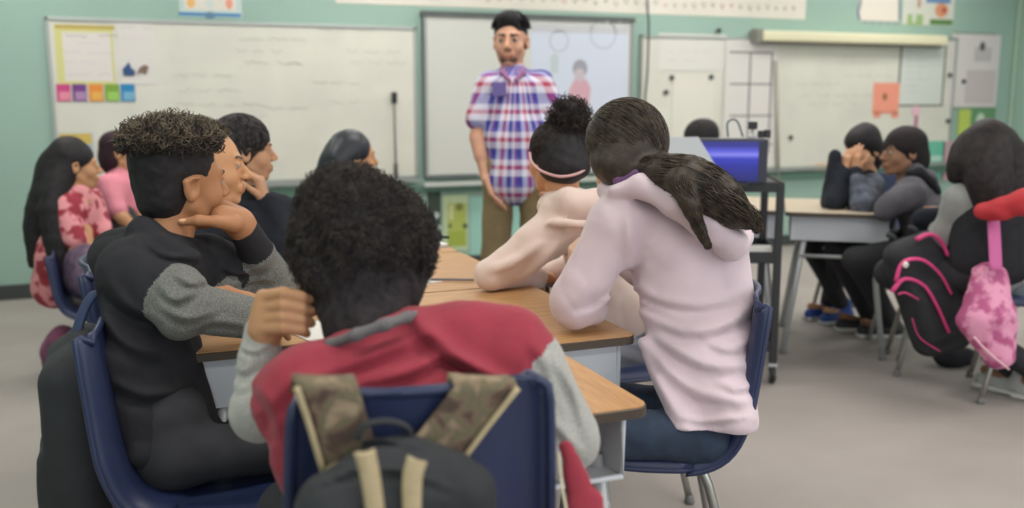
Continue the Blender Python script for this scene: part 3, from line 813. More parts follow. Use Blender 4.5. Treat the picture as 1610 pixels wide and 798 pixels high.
CH4 = dup(chair, (1.36, 2.66, 0), lookz(-1, 0), 'navy chair of the girl with the hair bun, behind the lavender hoodie')
CH5 = dup(chair, (.12, 2.88, 0), lookz(1, 0), 'navy chair of the child with a raised profile behind the curly-haired boy')
CH6 = dup(chair, (.24, 3.42, 0), lookz(1, 0), 'navy chair of the child in the black hooded top')
# far left
CH7 = dup(chair, (-.12, 4.66, 0), lookz(.93, -.2), 'navy chair under the long-haired person in the red plaid shirt')
CH7.scale = (.85, .85, .72)
CH8 = dup(chair, (-.04, 5.68, 0), lookz(.95, .3), 'navy chair under the person in the pink shirt')
CH9 = dup(chair, (.97, 4.32, 0), lookz(1, .1), 'navy chair under the black-haired person in the middle distance')

# right group
rdir = np.array([.80, -.60, 0]); rn = np.array([.60, .80, 0])
ra = onZ(1410, 338, .72); rc_ = ra - rdir * .255 + rn * .33
RD1 = dup(SD, (rc_[0], rc_[1], 0), math.atan2(.80, .60), 'pale desk on the right with grey book box, in front of the two boys')
q = rc_ - rdir * .52 + rn * .03
RD2 = dup(SD, (q[0], q[1], 0), math.atan2(.80, .60) + PI, 'pale desk left of the right desk, partly behind the black cart')
M_lam2 = mat('pale_laminate', (196, 182, 160), 0.4, rgb2=(184, 168, 146), scale=7, stretch=(12, 1.2, 1))
pale = [c for c in RD1.children if c.name.startswith('desktop')][0].data.copy(); pale.materials.clear(); pale.materials.append(M_lam2)
for r in (RD1, RD2):
    for c in r.children:
        if c.name.startswith('desktop'): c.data = pale
CH10 = dup(chair, tuple(P(1468, 420, 4.80)[:2]) + (0,), lookz(-.93, .37), 'navy chair under the boy in the grey hoodie')
CH11 = dup(chair, tuple(P(1362, 420, 5.50)[:2]) + (0,), lookz(-.9, -.3), 'navy chair under the boy with hands on his face')
CH12 = dup(chair, tuple(P(1492, 430, 4.48)[:2]) + (0,), lookz(-.8, .6), 'navy chair with the black and pink backpack hanging from it')
CH13 = dup(chair, tuple(P(1640, 430, 4.05)[:2]) + (0,), lookz(-.75, .66), 'navy chair with the pink patterned bag hanging from it')

# black cart with the blue screen
ct = P(1128, 292, 4.15); cax = unit([math.cos(YAW + .1), -math.sin(YAW + .1), 0]); cay = np.array([-cax[1], cax[0], 0])
cr = P(1232, 289, 4.15); czt = cr[2]
cart_c = np.array([cr[0], cr[1], 0]) - cax * .30 + cay * .22
CART = thing('av_cart', 'tall black wheeled cart carrying the blue screen, behind the lavender hoodie', 'cart', cart_c)
RC = np.stack([cax, cay, UP], 1)
for z, nm in ((czt - .015, 'top_shelf'), (.56, 'shelf'), (.16, 'shelf')):
    g = MB(); g.box((0, 0, z), (.30, .22, .012), bev=.004)
    for sx, sy, hx, hy in ((0, -1, .30, .004), (0, 1, .30, .004), (-1, 0, .004, .22), (1, 0, .004, .22)): g.box((sx * .30, sy * .22, z + (.0 if z > .8 else .018)), (hx, hy, .022))
    o_ = obj(nm, (lambda gg: gg.mesh())(g), M_black, CART)
for sx in (-1, 1):
    for sy in (-1, 1):
        lg = obj('post', MB().box((sx * .29, sy * .21, (.09 + czt) / 2), (.016, .016, (czt - .09) / 2), bev=.003).mesh(), M_black, CART)
        g = MB(); Rw = np.array([[0, 0, 1], [1, 0, 0], [0, 1, 0]], float)
        g.lathe([(0, -.012), (.036, -.012), (.042, -.006), (.042, .006), (.036, .012), (0, .012)], (sx * .29, sy * .21, .042), 18, 0, Rw)
        wv = obj('caster', g.mesh(), M_black, CART, smooth=True)
        g = MB(); g.lathe([(0, -.0135), (.016, -.0135), (.018, 0), (.016, .0135), (0, .0135)], (sx * .29, sy * .21, .042), 14, 0, Rw); g.box((sx * .29, sy * .21, .088), (.02, .016, .008))
        obj('hub', g.mesh(), M_leg, wv, label='pale caster hub')
CART.rotation_euler = (0, 0, math.atan2(cax[1], cax[0]))
# things on the shelf
def at_cart(x, y, z): return cart_c + cax * x + cay * y + UP * z
single('storage_bin', MB().box(at_cart(.10, .0, .578 + .07), (.09, .09, .07), RC, bev=.012).mesh(), mat('bin_blue', (52, 66, 140), 0.5), 'small blue bin on the middle shelf of the black cart', 'bin')
single('paper_stack', MB().box(at_cart(.17, -.16, .578 + .02), (.10, .03, .02), RC, bev=.002).mesh(), M_white, 'stack of white paper on the middle shelf of the black cart', 'paper')

# the blue screen
mc = P(1150, 254, 4.0); mw = .155
mn = unit([-.93, -.37 * -1, 0]);
MON = thing('monitor', 'black monitor with a glowing blue screen on the cart', 'monitor', (mc[0], mc[1], czt))
o = np.array(MON.location); zc = .155
def mp(x, y, z): return cax * x + cay * y + UP * z
obj('casing', MB().box(mp(-.02, .03, .106), (.170, .03, .096), RC, bev=.012).mesh(), mat('monitor_case', (44, 46, 62), 0.5), MON)
m_ = bpy.data.materials.new('blue_screen'); m_.use_nodes = True; nt = m_.node_tree; b_ = nt.nodes['Principled BSDF']
b_.inputs['Base Color'].default_value = (*lin((20, 24, 80)), 1); b_.inputs['Roughness'].default_value = .3
tc = nt.nodes.new('ShaderNodeTexCoord'); sp = nt.nodes.new('ShaderNodeSeparateXYZ'); nt.links.new(tc.outputs['Object'], sp.inputs[0])
rp = nt.nodes.new('ShaderNodeValToRGB'); mr = nt.nodes.new('ShaderNodeMapRange'); mr.inputs[1].default_value = .03; mr.inputs[2].default_value = .18
nt.links.new(sp.outputs[2], mr.inputs[0]); nt.links.new(mr.outputs[0], rp.inputs[0])
e = rp.color_ramp.elements; e[0].position = 0; e[0].color = (*lin((24, 24, 96)), 1); e[1].position = .95; e[1].color = (*lin((40, 40, 130)), 1)
for p_, c_ in ((.40, (30, 38, 150)), (.60, (50, 56, 190)), (.70, (140, 142, 240)), (.80, (90, 90, 220))):
    q_ = e.new(p_); q_.color = (*lin(c_), 1)
nt.links.new(rp.outputs[0], b_.inputs['Emission Color']); b_.inputs['Emission Strength'].default_value = .75
obj('screen', MB().box(mp(-.03, -.0015, .106), (.14, .0015, .083), RC).mesh(), m_, MON)
obj('foot', MB().box(mp(-.02, .03, .009), (.09, .05, .009), RC, bev=.004).box(mp(-.02, .03, .02), (.03, .015, .012), RC).mesh(), M_black, MON)
g = MB(); b0 = P(1144, 228, 4.05); b1 = P(1144, 200, 4.05); b2_ = P(1158, 198, 4.05); b3 = P(1168, 224, 4.05)
zt = czt + .202
single('wire_loop', MB().tube(smooth_curve([np.array([b0[0], b0[1], zt + .004]), np.array([b1[0], b1[1], zt + .065]), np.array([b2_[0], b2_[1], zt + .072]), np.array([b3[0], b3[1], zt + .004])], 16), .004, 6).mesh(),
       mat('wire_dark', (60, 78, 92), 0.5), 'dark wire loop standing on top of the blue screen monitor', 'wire', smooth=True)
q = P(1183, 212, 4.06)
t = thing('desk_camera', 'small black box camera on a foot on the monitor', 'camera', (q[0], q[1], zt)); o = np.array(t.location)
obj('body', MB().box((0, 0, .052), (.018, .016, .016), RC, bev=.004).mesh(), M_black, t)
obj('stand', MB().lathe([(0, 0), (.02, 0), (.018, .008), (.006, .014), (.006, .037), (0, .037)]).mesh(), M_leg, t, smooth=True)
for k, (u, hh) in enumerate(((1196, .03), (1206, .034))):
    q = P(u, 222, 4.07); g = MB(); g.box((q[0], q[1], zt + hh / 2), (.012, .02, hh / 2), RC, bev=.003)
    single('charger_block', g.mesh(), M_black, ('left' if k == 0 else 'right') + ' of the two small black blocks at the right end of the monitor top', 'charger')
# pale folder leaning left of the monitor
A_, B_, C_, D_ = P(1028, 217, 3.86), P(1097, 216, 3.90), P(1142, 290, 3.84), P(1076, 292, 3.80)
nrm = unit(np.cross(B_ - A_, D_ - A_)); m = MB(); V = [A_, B_, C_, D_] + [q - nrm * .006 for q in (A_, B_, C_, D_)]
m.add(V, [(0, 1, 2, 3), (7, 6, 5, 4), (0, 4, 5, 1), (1, 5, 6, 2), (2, 6, 7, 3), (3, 7, 4, 0)])
single('folder', m.mesh(), mat('folder_grey', (176, 180, 184), 0.6), 'pale grey folder leaning at the left end of the black cart top', 'folder')

# paper, books on the desks
t = thing('open_book', 'open book and papers on the far end of the middle desks', 'book', (.92, 3.45, .7195))
g = MB()
for s_ in (-1, 1):
    G = np.array([[(s_ * (u * .15), v, .012 + .012 * math.sin(min(1, u * 1.3) * PI) * (1 - u * .3)) for v in np.linspace(-.10, .10, 5)] for u in np.linspace(0, 1, 10)])
    g.grid(G if s_ > 0 else G[::-1], th=.012)
obj('pages', g.mesh(), M_white, t, smooth=False)
obj('cover', MB().b2((-.155, -.105, 0), (.155, .105, .003)).mesh(), mat('cover_grey', (120, 124, 140), 0.6), t)
t.rotation_euler = (0, 0, .2)
def sheet(label, x, y, r, w=.108, d=.14, z=.7205, mt=None, name='paper_sheet', th=.0008):
    c, s_ = math.cos(r), math.sin(r); R_ = np.array([[c, -s_, 0], [s_, c, 0], [0, 0, 1]])
    return single(name, MB().box((x, y, z + th), (w, d, th), R_).mesh(), mt or M_white, label, 'paper')
sheet('white paper on the left desk seen past the raised fist', .36, 2.98, .1, .15, .16)
q = onZ(498, 520, .7205)
sheet('white paper on the desk seen between the raised fist and the front boy\'s neck', q[0], q[1], .3, .06, .09)
sheet('white paper lying left of the bun girl\'s elbow', .72, 2.84, .25)
sheet('white paper near the open book on the far middle desk', .70, 3.42, -.15)
q = onZ(716, 441, .722); single('pencil', MB().tube([(q[0] - .07, q[1] + .03, .7265), (q[0] + .05, q[1] - .03, .7265)], .004, 6).mesh(), mat('pencil_grey', (120, 112, 112), 0.5), 'grey pencil lying on the desk left of the pink sleeve elbow', 'pencil')
q = onZ(712, 395, .76); single('pencil', MB().tube([(1.03, 3.50, .746), (1.11, 3.44, .746)], .006, 6).mesh(), M_black, 'short dark marker on the open book', 'marker')
# ------------------------------------------------------------------ people: head, hand, body, cloth, hair
def frame(F, U):
    F = unit(F); U = unit(np.asarray(U, float) - F * (np.asarray(U, float) @ F)); return np.stack([np.cross(F, U), F, U], 1)   # right, forward, up

def head_prims(s, hc, R, sc=1.0, mouth=0.0, jaw=1.0):
    def w(x, y, z): return hc + sc * (R @ np.array([x, y, z], float))
    def e(c, r, k=.012, tag=0, op='u'): s.ell(w(*c), np.array(r) * sc, R, k * sc, tag, op)
    def c(a, b, ra, rb=None, k=.008, tag=0, op='u'): s.cap(w(*a), w(*b), ra * sc, (rb if rb is not None else ra) * sc, k * sc, tag, op)
    e((0, -.012, .034), (.073, .093, .078))
    e((0, .026, -.002), (.062, .066, .086), .02)
    e((0, .030, -.062), (.047 * jaw, .050, .042), .025)
    e((0, .072, -.094), (.020, .016, .016), .02)
    for q in (-1, 1):
        e((q * .038, .052, -.030), (.027, .028, .028), .02)
        c((q * .056, -.004, -.045), (q * .030, .048, -.090), .014, .014, .02)
    c((-.034, .080, .022), (.034, .080, .022), .011, None, .014)
    for q in (-1, 1): e((q * .032, .098, .004), (.018, .015, .013), .012, 0, 's')
    c((0, .088, .012), (0, .112, -.026), .007, .012, .012)
    for q in (-1, 1): e((q * .012, .100, -.031), (.009, .010, .008), .008)
    e((0, .086, -.062), (.026, .014, .018), .014)
    c((-.020, .093, -.057), (.020, .093, -.057), .0055, None, .006, 1); c((0, .099, -.056), (0, .099, -.056), .005, None, .006, 1)
    c((-.017, .093, -.069 - mouth), (.017, .093, -.069 - mouth), .0065, None, .005, 1)
    for q in (-1, 1):
        e((q * .032, .0795, .003), (.0125, .0125, .0115), .002, 2)
        e((q * .032, .0905, .003), (.0055, .0035, .0055), .001, 3)
        c((q * .020, .089, .011), (q * .045, .083, .010), .0042, None, .004)
        c((q * .016, .0945, .024), (q * .048, .083, .027), .0055, .004, .004, 4)
    for q in (-1, 1):                                    # ears
        e((q * .076, -.010, -.004), (.008, .020, .031), .008)
        c((q * .080, -.026, .014), (q * .083, .004, .020), .005, .005, .006); c((q * .080, -.028, .012), (q * .080, -.014, -.026), .005, .006, .006)
        e((q * .084, -.006, .000), (.008, .010, .016), .006, 0, 's')

def hand_prims(s, wr, d, n, thumb, curls=(.3, .3, .3, .3), sc=1.0, spread=.06, tcurl=.3, tout=.7, nails=True):
    """wr wrist, d finger direction, n palm normal (towards the palm side), thumb = +1/-1 side"""
    d = unit(d); n = unit(np.asarray(n, float) - d * (np.asarray(n, float) @ d)); t = np.cross(n, d) * thumb
    R = np.stack([t, d, n], 1); L = sc
    s.box(wr + d * .046 * L, np.array([.037, .048, .0135]) * L, R, .012 * L, .012 * L)
    s.ell(wr + d * .028 * L + t * .022 * L + n * .008 * L, np.array([.018, .028, .014]) * L, R, .012 * L)
    s.ell(wr + d * .004 * L, np.array([.027, .025, .018]) * L, R, .016 * L)
    for i, (off, ln, cu) in enumerate(zip((.028, .0095, -.009, -.027), (.96, 1.06, 1.0, .80), curls)):
        p = wr + d * (.088 - .004 * abs(i - 1)) * L + t * off * L; a = 0.0
        fd = unit(d + t * spread * (1.2 - i)); r = .0092 * L
        for j, sl in enumerate((.043, .027, .021)):
            a += cu * (1.0, 1.15, .8)[j]
            v = fd * math.cos(a) + n * math.sin(a); q = p + v * sl * ln * L
            s.cap(p, q, r * (1 - .07 * j), r * (.93 - .08 * j), .0035 * L); 
            if j == 2 and nails:
                nn = -(-fd * math.sin(a) + n * math.cos(a)); s.ell(q + nn * .0045 * L, np.array([.0045, .0065, .004]) * L, np.stack([np.cross(v, nn), v, nn], 1), .001, 5)
            p = q
    p = wr + d * .022 * L + t * .030 * L + n * .004 * L; a = 0.0
    for j, sl in enumerate((.040, .032, .026)):
        a += tcurl * (.4, 1, 1)[j]
        v = unit(d * (.75 + a * .5) + t * tout * (1 - a) + n * (.25 + a)); q = p + v * sl * L
        s.cap(p, q, (.013, .0108, .0095)[j] * L, (.0108, .0095, .0082)[j] * L, .006 * L); p = q

def body_mats(pfx, skin, lip=None, brow=(48, 40, 38), nail=None):
    d = tuple(int(c * .80) for c in skin)
    return [mat(pfx + '_skin', skin, .55, sss=.08, var=.10, scale=22, spec=.35), mat(pfx + '_lips', lip or (int(skin[0] * .86), int(skin[1] * .70), int(skin[2] * .70)), .5),
            mat('eye_white', (168, 156, 146), .4), mat('iris_dark', (44, 34, 30), .25), mat('brow_%d' % brow[0], brow, .8),
            mat(pfx + '_nail', nail or tuple(min(255, c + 34) for c in skin), .4)]

def crease(amp, f, seed=0, fine=.0):
    def fn(p):
        w = wob(p, f, seed); v = wob(p, f * 2.3, seed + 7)
        d = amp * (np.clip(1 - np.abs(w) * 1.6, 0, 1) ** 2) - amp * .25 * np.abs(w) + amp * .30 * np.clip(1 - np.abs(v) * 1.8, 0, 1) ** 2
        return d
    return fn

def cloth_folds(folds, base=None, dmax=9.0):
    """folds measured as outlines (u,v), height in metres, half width in pixels: a ridge with a valley beside it"""
    F_ = [(smooth_curve(pts, 3 * len(pts) + 2), a, w) for pts, a, w in folds]
    def fn(p):
        out = base(p) if base is not None else np.zeros(len(p)); u, v, d = proj(p); gate = np.clip((dmax - d) / .05, 0, 1)
        for C_, a, w in F_:
            best = np.full(len(p), 1e9); sg = np.zeros(len(p)); tt = np.zeros(len(p)); n = len(C_) - 1
            lo = C_.min(0) - 4 * w; hi = C_.max(0) + 4 * w; m = (u > lo[0]) & (u < hi[0]) & (v > lo[1]) & (v < hi[1])
            if not m.any(): continue
            uu, vv = u[m], v[m]; b_ = np.full(len(uu), 1e9); s_ = np.zeros(len(uu)); t_ = np.zeros(len(uu))
            for i in range(n):
                ax, ay = C_[i]; dx, dy = C_[i + 1] - C_[i]; L = dx * dx + dy * dy + 1e-9
                t = np.clip(((uu - ax) * dx + (vv - ay) * dy) / L, 0, 1); ex = uu - ax - t * dx; ey = vv - ay - t * dy; q = np.hypot(ex, ey)
                k = q < b_; b_ = np.where(k, q, b_); s_ = np.where(k, np.sign(dx * ey - dy * ex), s_); t_ = np.where(k, (i + t) / n, t_)
            sd = b_ * s_; env = np.sin(PI * np.clip(t_, 0.02, .98)) ** .5
            out[m] -= gate[m] * a * env * (np.exp(-(sd / w) ** 2) - .9 * np.exp(-((sd - 1.5 * w) / w) ** 2)) * (b_ < 4 * w)
        return out
    return fn

def fold(s, pts, r=.010, k=.02, tag=-1):
    """a raised cloth fold along measured points"""
    pts = smooth_curve(pts, max(6, 4 * len(pts))); n = len(pts)
    for i in range(n - 1):
        a, b = math.sin(PI * (i + .5) / (n)), math.sin(PI * (i + 1) / n)
        s.cap(pts[i], pts[i + 1], r * (.35 + .65 * a), r * (.35 + .65 * b) + 1e-4, k, tag)

class Person:
    def __init__(s, label, base, skin, sc=1.0, res=.007, brow=(48, 40, 38)):
        s.base = np.asarray(base, float); s.t = thing('person', label, 'person', s.base)
        s.sc = sc; s.res = res; s.skin = skin; s.parts = []; s.brow = brow
        s.J = {}
    def set(s, **k):
        for a, b in k.items(): s.J[a] = np.asarray(b, float)
        return s
    def seat_legs(s, face, spread=.09, thigh=.40, knee_z=.50, foot=None, yaw=0):
        """thighs forward from the pelvis, shins down to the floor"""
        f = unit([face[0], face[1], 0]); sd = np.cross(f, UP); J = s.J; p = J['pel']
        for nm, q in (('R', 1), ('L', -1)):
            J['hip' + nm] = p + sd * q * .085 * s.sc
            k = p + f * thigh * s.sc + sd * q * (.085 + spread) * s.sc; k[2] = knee_z; J['kn' + nm] = k
            a = k + f * .02; a[2] = .085; J['an' + nm] = a; J['toe' + nm] = a + f * .15 * s.sc + UP * -.05
    def head(s, hc, F, U=(0, 0, 1), mouth=0., jaw=1.0, neck_r=.052, hs=None):
        s.hc = np.asarray(hc, float); s.R = frame(F, U); s.hs = hs or s.sc
        g = Sdf(); nb = s.J['neck']
        g.cap(nb - UP * .03, s.hc + s.hs * (s.R @ np.array([0, -.022, -.045])), neck_r * s.sc * 1.08, neck_r * s.sc, .02)
        g.ell(nb - UP * .06, np.array([.06, .06, .03]) * s.sc, None, .04)
        head_prims(g, s.hc, s.R, s.hs, mouth, jaw); s.parts.append(g.mesh(s.res * .62, raw=True, mats_n=6, smooth_it=1)); return s
    def arm_skin(s, side, **hand):
        J = s.J; g = Sdf(); q = s.sc
        g.chain([J['sh' + side], J['el' + side], J['wr' + side]], [.040 * q, .034 * q, .024 * q], .02)
        el, wr = J['el' + side], J['wr' + side]
        g.cap(el + (wr - el) * .1, el + (wr - el) * .45, .036 * q, .034 * q, .02)
        hand_prims(g, wr, hand.pop('d', wr - el), hand.pop('n', [0, 0, -1]), hand.pop('thumb', 1), sc=hand.pop('hs', q), **hand)
        s.parts.append(g.mesh(s.res * .55, raw=True, mats_n=6, smooth_it=1)); return s
    def core(s):
        J = s.J; g = Sdf(); q = s.sc; sd = unit(J['shR'] - J['shL'])
        ch = (J['shR'] + J['shL']) / 2
        g.ecap(J['pel'], ch - (ch - J['pel']) * .3, sd, .075 * q, .075 * q, .045 * q, .045 * q, .03)
        g.cap(J['shR'] * .85 + J['shL'] * .15, J['shL'] * .85 + J['shR'] * .15, .035 * q, None, .04)
        g.cap(ch, J['neck'], .045 * q, .045 * q, .03)
        for a in 'RL':
            if 'kn' + a in J:
                g.chain([J['hip' + a], J['kn' + a], J['an' + a]], [.055 * q, .040 * q, .030 * q], .03)
                g.cap(J['an' + a] - UP * .045, J['toe' + a], .028 * q, .022 * q, .02)
        s.parts.append(g.mesh(.014, raw=True, mats_n=6)); return s
    def finish_body(s, pfx):
        V, F, M = join_raw(s.parts)
        return obj('body', fast_mesh(V - s.base, F, M), body_mats(pfx, s.skin, brow=s.brow), s.t)
    def cloth(s, name, g, mats, res=None, noise=None, label=None, weave=None):
        if not isinstance(mats, (list, tuple)): mats = [mats]
        return obj(name, g.mesh(res or s.res, noise=noise, mats_n=len(mats), off=s.base, weave=weave), mats, s.t, label)
    def top(s, waist=.150, chest=.160, dep=.11, sl=(.062, .050, .038), k=.03, tag_s=0, tag_f=0, hem=None, sleeve_end=1.0, short=False, sides='RL', drop=.04, shr=.055):
        J = s.J; q = s.sc; g = Sdf(); sd = unit(J['shR'] - J['shL']); ch = (J['shR'] + J['shL']) / 2; pel = J['pel'] if hem is None else np.asarray(hem, float)
        wa = J.get('waist', (ch + pel) / 2)
        g.ecap(pel, wa, sd, waist * q * 1.02, waist * q, dep * q * 1.05, dep * q, k)
        g.ecap(wa, ch - (ch - wa) * .12 - UP * drop * q, sd, waist * q, chest * q, dep * q, dep * q * .95, k)
        g.cap(J['shR'] * .88 + J['shL'] * .12, J['shL'] * .88 + J['shR'] * .12, shr * q, None, .06)
        g.cap(ch, J['neck'] - UP * .01, .085 * q, .060 * q, .05)
        for a in sides:
            sh, el, wr = J['sh' + a], J['el' + a], J['wr' + a]
            if short:
                g.cap(sh, sh + (el - sh) * .78, sl[0] * q, sl[1] * q * 1.12, .03, tag_s)
            else:
                g.cap(sh, el, sl[0] * q, sl[1] * q, .03, tag_s)
                g.cap(el, el + (wr - el) * .93 * sleeve_end, sl[1] * q, sl[2] * q, .015, tag_f)
        return g
    def legs_cloth(s, rt=.085, rk=.062, ra=.048):
        J = s.J; q = s.sc; g = Sdf(); sd = unit(J['hipR'] - J['hipL'])
        g.ecap(J['pel'] - UP * .01, J['pel'] + UP * .06, sd, .132 * q, .122 * q, .10 * q, .095 * q, .03)
        for a in 'RL':
            g.chain([J['hip' + a], J['kn' + a], J['an' + a] + (J['kn' + a] - J['an' + a]) * .06], [rt * q, rk * q, ra * q], .03)
        return g
    def shoes(s, m, sole=None, label=None):
        J = s.J; q = s.sc
        for a in 'RL':
            f = unit((J['toe' + a] - J['an' + a]) * np.array([1, 1, 0])); an = J['an' + a]; g = Sdf()
            p0 = an + f * -.035 * q; p1 = an + f * .155 * q; p0[2] = .045; p1[2] = .036
            g.cap(p0, p1, .040 * q, .034 * q, .02); g.cap(an + UP * .02, an - UP * .03, .045 * q, .045 * q, .02); g.plane_cut([0, 0, .020], [0, 0, -1])
            sh = obj('shoe', g.mesh(.008, off=s.base), m, s.t, label)
            if sole:
                g = Sdf(); p0[2] = p1[2] = .013; g.box((p0 + p1) / 2, [.043 * q, .128 * q, .011], np.stack([np.cross(f, UP), f, UP], 1), .01); obj('sole', g.mesh(.007, off=s.base), sole, sh)

def curls(c, R, rad, n, length=.03, rr=.0045, turns=1.6, seed=0, cond=None, jitter=.006, m=8):
    """little springs standing on an ellipsoid"""
    rng = np.random.RandomState(seed); d = rng.normal(size=(n * 3, 3)); d /= np.linalg.norm(d, axis=1)[:, None]
    if cond is not None: d = d[cond(d)]
    d = d[:n]; n = len(d); rad = np.asarray(rad, float)
    p0 = c + (d * rad) @ R.T; nn = (d / rad); nn /= np.linalg.norm(nn, axis=1)[:, None]; nn = nn @ R.T
    nn = nn + rng.normal(size=(n, 3)) * .28; nn /= np.linalg.norm(nn, axis=1)[:, None]
    a = np.cross(nn, rng.normal(size=(n, 3))); a /= np.linalg.norm(a, axis=1)[:, None]; b = np.cross(nn, a)
    t = np.linspace(0, 1, m)[None, :, None]; L = length * rng.uniform(.6, 1.25, (n, 1, 1)); ph = turns * 2 * PI * t * rng.uniform(.7, 1.3, (n, 1, 1))
    r = rr * rng.uniform(.6, 1.4, (n, 1, 1)) * np.minimum(1, t * 3)
    return (p0 + rng.normal(size=(n, 3)) * jitter * .3)[:, None, :] - nn[:, None, :] * .004 + nn[:, None, :] * L * t + r * (np.cos(ph) * a[:, None] + np.sin(ph) * b[:, None])

def scalp_strands(c, R, rad, n, start, goal, seed=0, lift=.003, m=12, spread=.25, wav=.0):
    """hairs combed over an ellipsoid from around direction `start` (fn giving unit dirs) to direction goal"""
    rng = np.random.RandomState(seed); d0 = start(rng, n); d1 = unit(goal) + rng.normal(size=(n, 3)) * spread * .3; d1 /= np.linalg.norm(d1, axis=1)[:, None]
    t = np.linspace(0, 1, m)[None, :, None]; d = d0[:, None] * (1 - t) + d1[:, None] * t; d /= np.linalg.norm(d, axis=2)[..., None] + 1e-9
    r = 1 + (lift * rng.uniform(-.3, 1.2, (n, 1, 1)) + wav * np.sin(t * 9 + rng.uniform(0, 6, (n, 1, 1)))) / .09
    return c + (d * np.asarray(rad) * r) @ R.T

def lock_strands(guide, radii, n, seed=0, wav=.004, m=16, flat=1.0, taper=True, jit=.10, tang=None):
    """hairs running along a guide curve, lying around its surface"""
    rng = np.random.RandomState(seed); G = smooth_curve(guide, m); rad = smooth_curve(np.asarray(radii, float)[:, None], m)[:, 0]
    T = np.gradient(G, axis=0); T /= np.linalg.norm(T, axis=1)[:, None]
    A = np.cross(T, np.array([.3, .5, .8])); A /= np.linalg.norm(A, axis=1)[:, None]; B = np.cross(T, A)
    th = rng.uniform(0, 2 * PI, (n, 1)) + np.cumsum(rng.normal(size=(n, m)) * jit, 1); q = rng.uniform(.78, 1.06, (n, 1)) + .03 * np.cumsum(rng.normal(size=(n, m)), 1) * .3
    P_ = G[None] + (rad[None] * q)[..., None] * (np.cos(th)[..., None] * A[None] + flat * np.sin(th)[..., None] * B[None])
    P_ += wav * np.sin(np.linspace(0, 9, m)[None, :, None] + rng.uniform(0, 6, (n, 1, 3)))
    return P_

def hair_obj(person, g, strands, m, res=.006, noise=None, r0=.0011, r1=.0006, name='hair', extra_mat=None):
    parts = []
    if g is not None:
        V, F, _ = g.mesh(res, noise=noise, raw=True); parts.append((V, F, None))
    for st in strands:
        V, F = strand_mesh(st, r0, r1); parts.append((V, F, np.ones(len(F), int) if extra_mat else None))
    V, F, M = join_raw(parts)
    return obj(name, fast_mesh(V - person.base, F, M), [m, extra_mat] if extra_mat else m, person.t)
def hair_mat(name, rgb, rgb2, rough=.58, scale=60):
    return mat(name, rgb, rough, rgb2=rgb2, scale=scale, bump=.25, bscale=260, spec=.22)
H_black = hair_mat('hair_black', (44, 40, 43), (32, 30, 33))
H_afro = mat('hair_afro', (54, 48, 50), .8, rgb2=(38, 35, 38), scale=90, bump=.6, bscale=300, spec=.25)
H_afro2 = mat('hair_afro_tips', (74, 66, 62), .7, rgb2=(44, 39, 40), scale=30, spec=.3)
H_curl = mat('hair_curl_tips', (128, 114, 94), .6, rgb2=(62, 54, 48), scale=40, spec=.35)
H_brown = hair_mat('hair_brown', (70, 61, 53), (50, 44, 40), .42)
H_brown2 = hair_mat('hair_brown_strands', (88, 77, 66), (56, 49, 44), .42)
M_maroon = mat('maroon_fleece', (152, 56, 70), .88, var=.12, scale=30, bump=.15, bscale=500, sheen=.08, spec=.2)
M_heather = mat('heather_grey', (176, 174, 168), .9, rgb2=(140, 140, 136), scale=420, bump=.25, bscale=500, sheen=.2)
M_collar = mat('collar_knit', (112, 108, 110), .9, var=.25, scale=300)
M_jeans = mat('dark_jeans', (44, 58, 78), .85, var=.25, scale=30, bump=.2, bscale=600)
M_lav = mat('lavender_fleece', (212, 192, 200), .88, var=.05, scale=12, bump=.12, bscale=450, sheen=.25)
M_peach = mat('peach_fleece', (228, 204, 194), .88, var=.05, scale=12, bump=.12, bscale=450, sheen=.25)
M_blackc = mat('black_cotton', (48, 48, 52), .92, var=.2, scale=20, bump=.15, bscale=500, spec=.2)
M_navyc = mat('navy_black_cotton', (40, 44, 52), .92, var=.2, scale=20, bump=.15, bscale=500, spec=.2)
M_speck = mat('speckled_grey_knit', (132, 132, 127), .95, rgb2=(84, 86, 84), scale=420, bump=.4, bscale=400, lo=.35, hi=.65)
M_darktr = mat('charcoal_trousers', (48, 48, 53), .92, var=.2, scale=25)
M_shoe = mat('dark_shoe', (46, 46, 50), .6); M_shoe_pale = mat('pale_shoe', (168, 170, 168), .6); M_shoe_blue = mat('blue_shoe', (36, 72, 150), .5)
M_sole = mat('pale_sole', (196, 196, 192), .6)

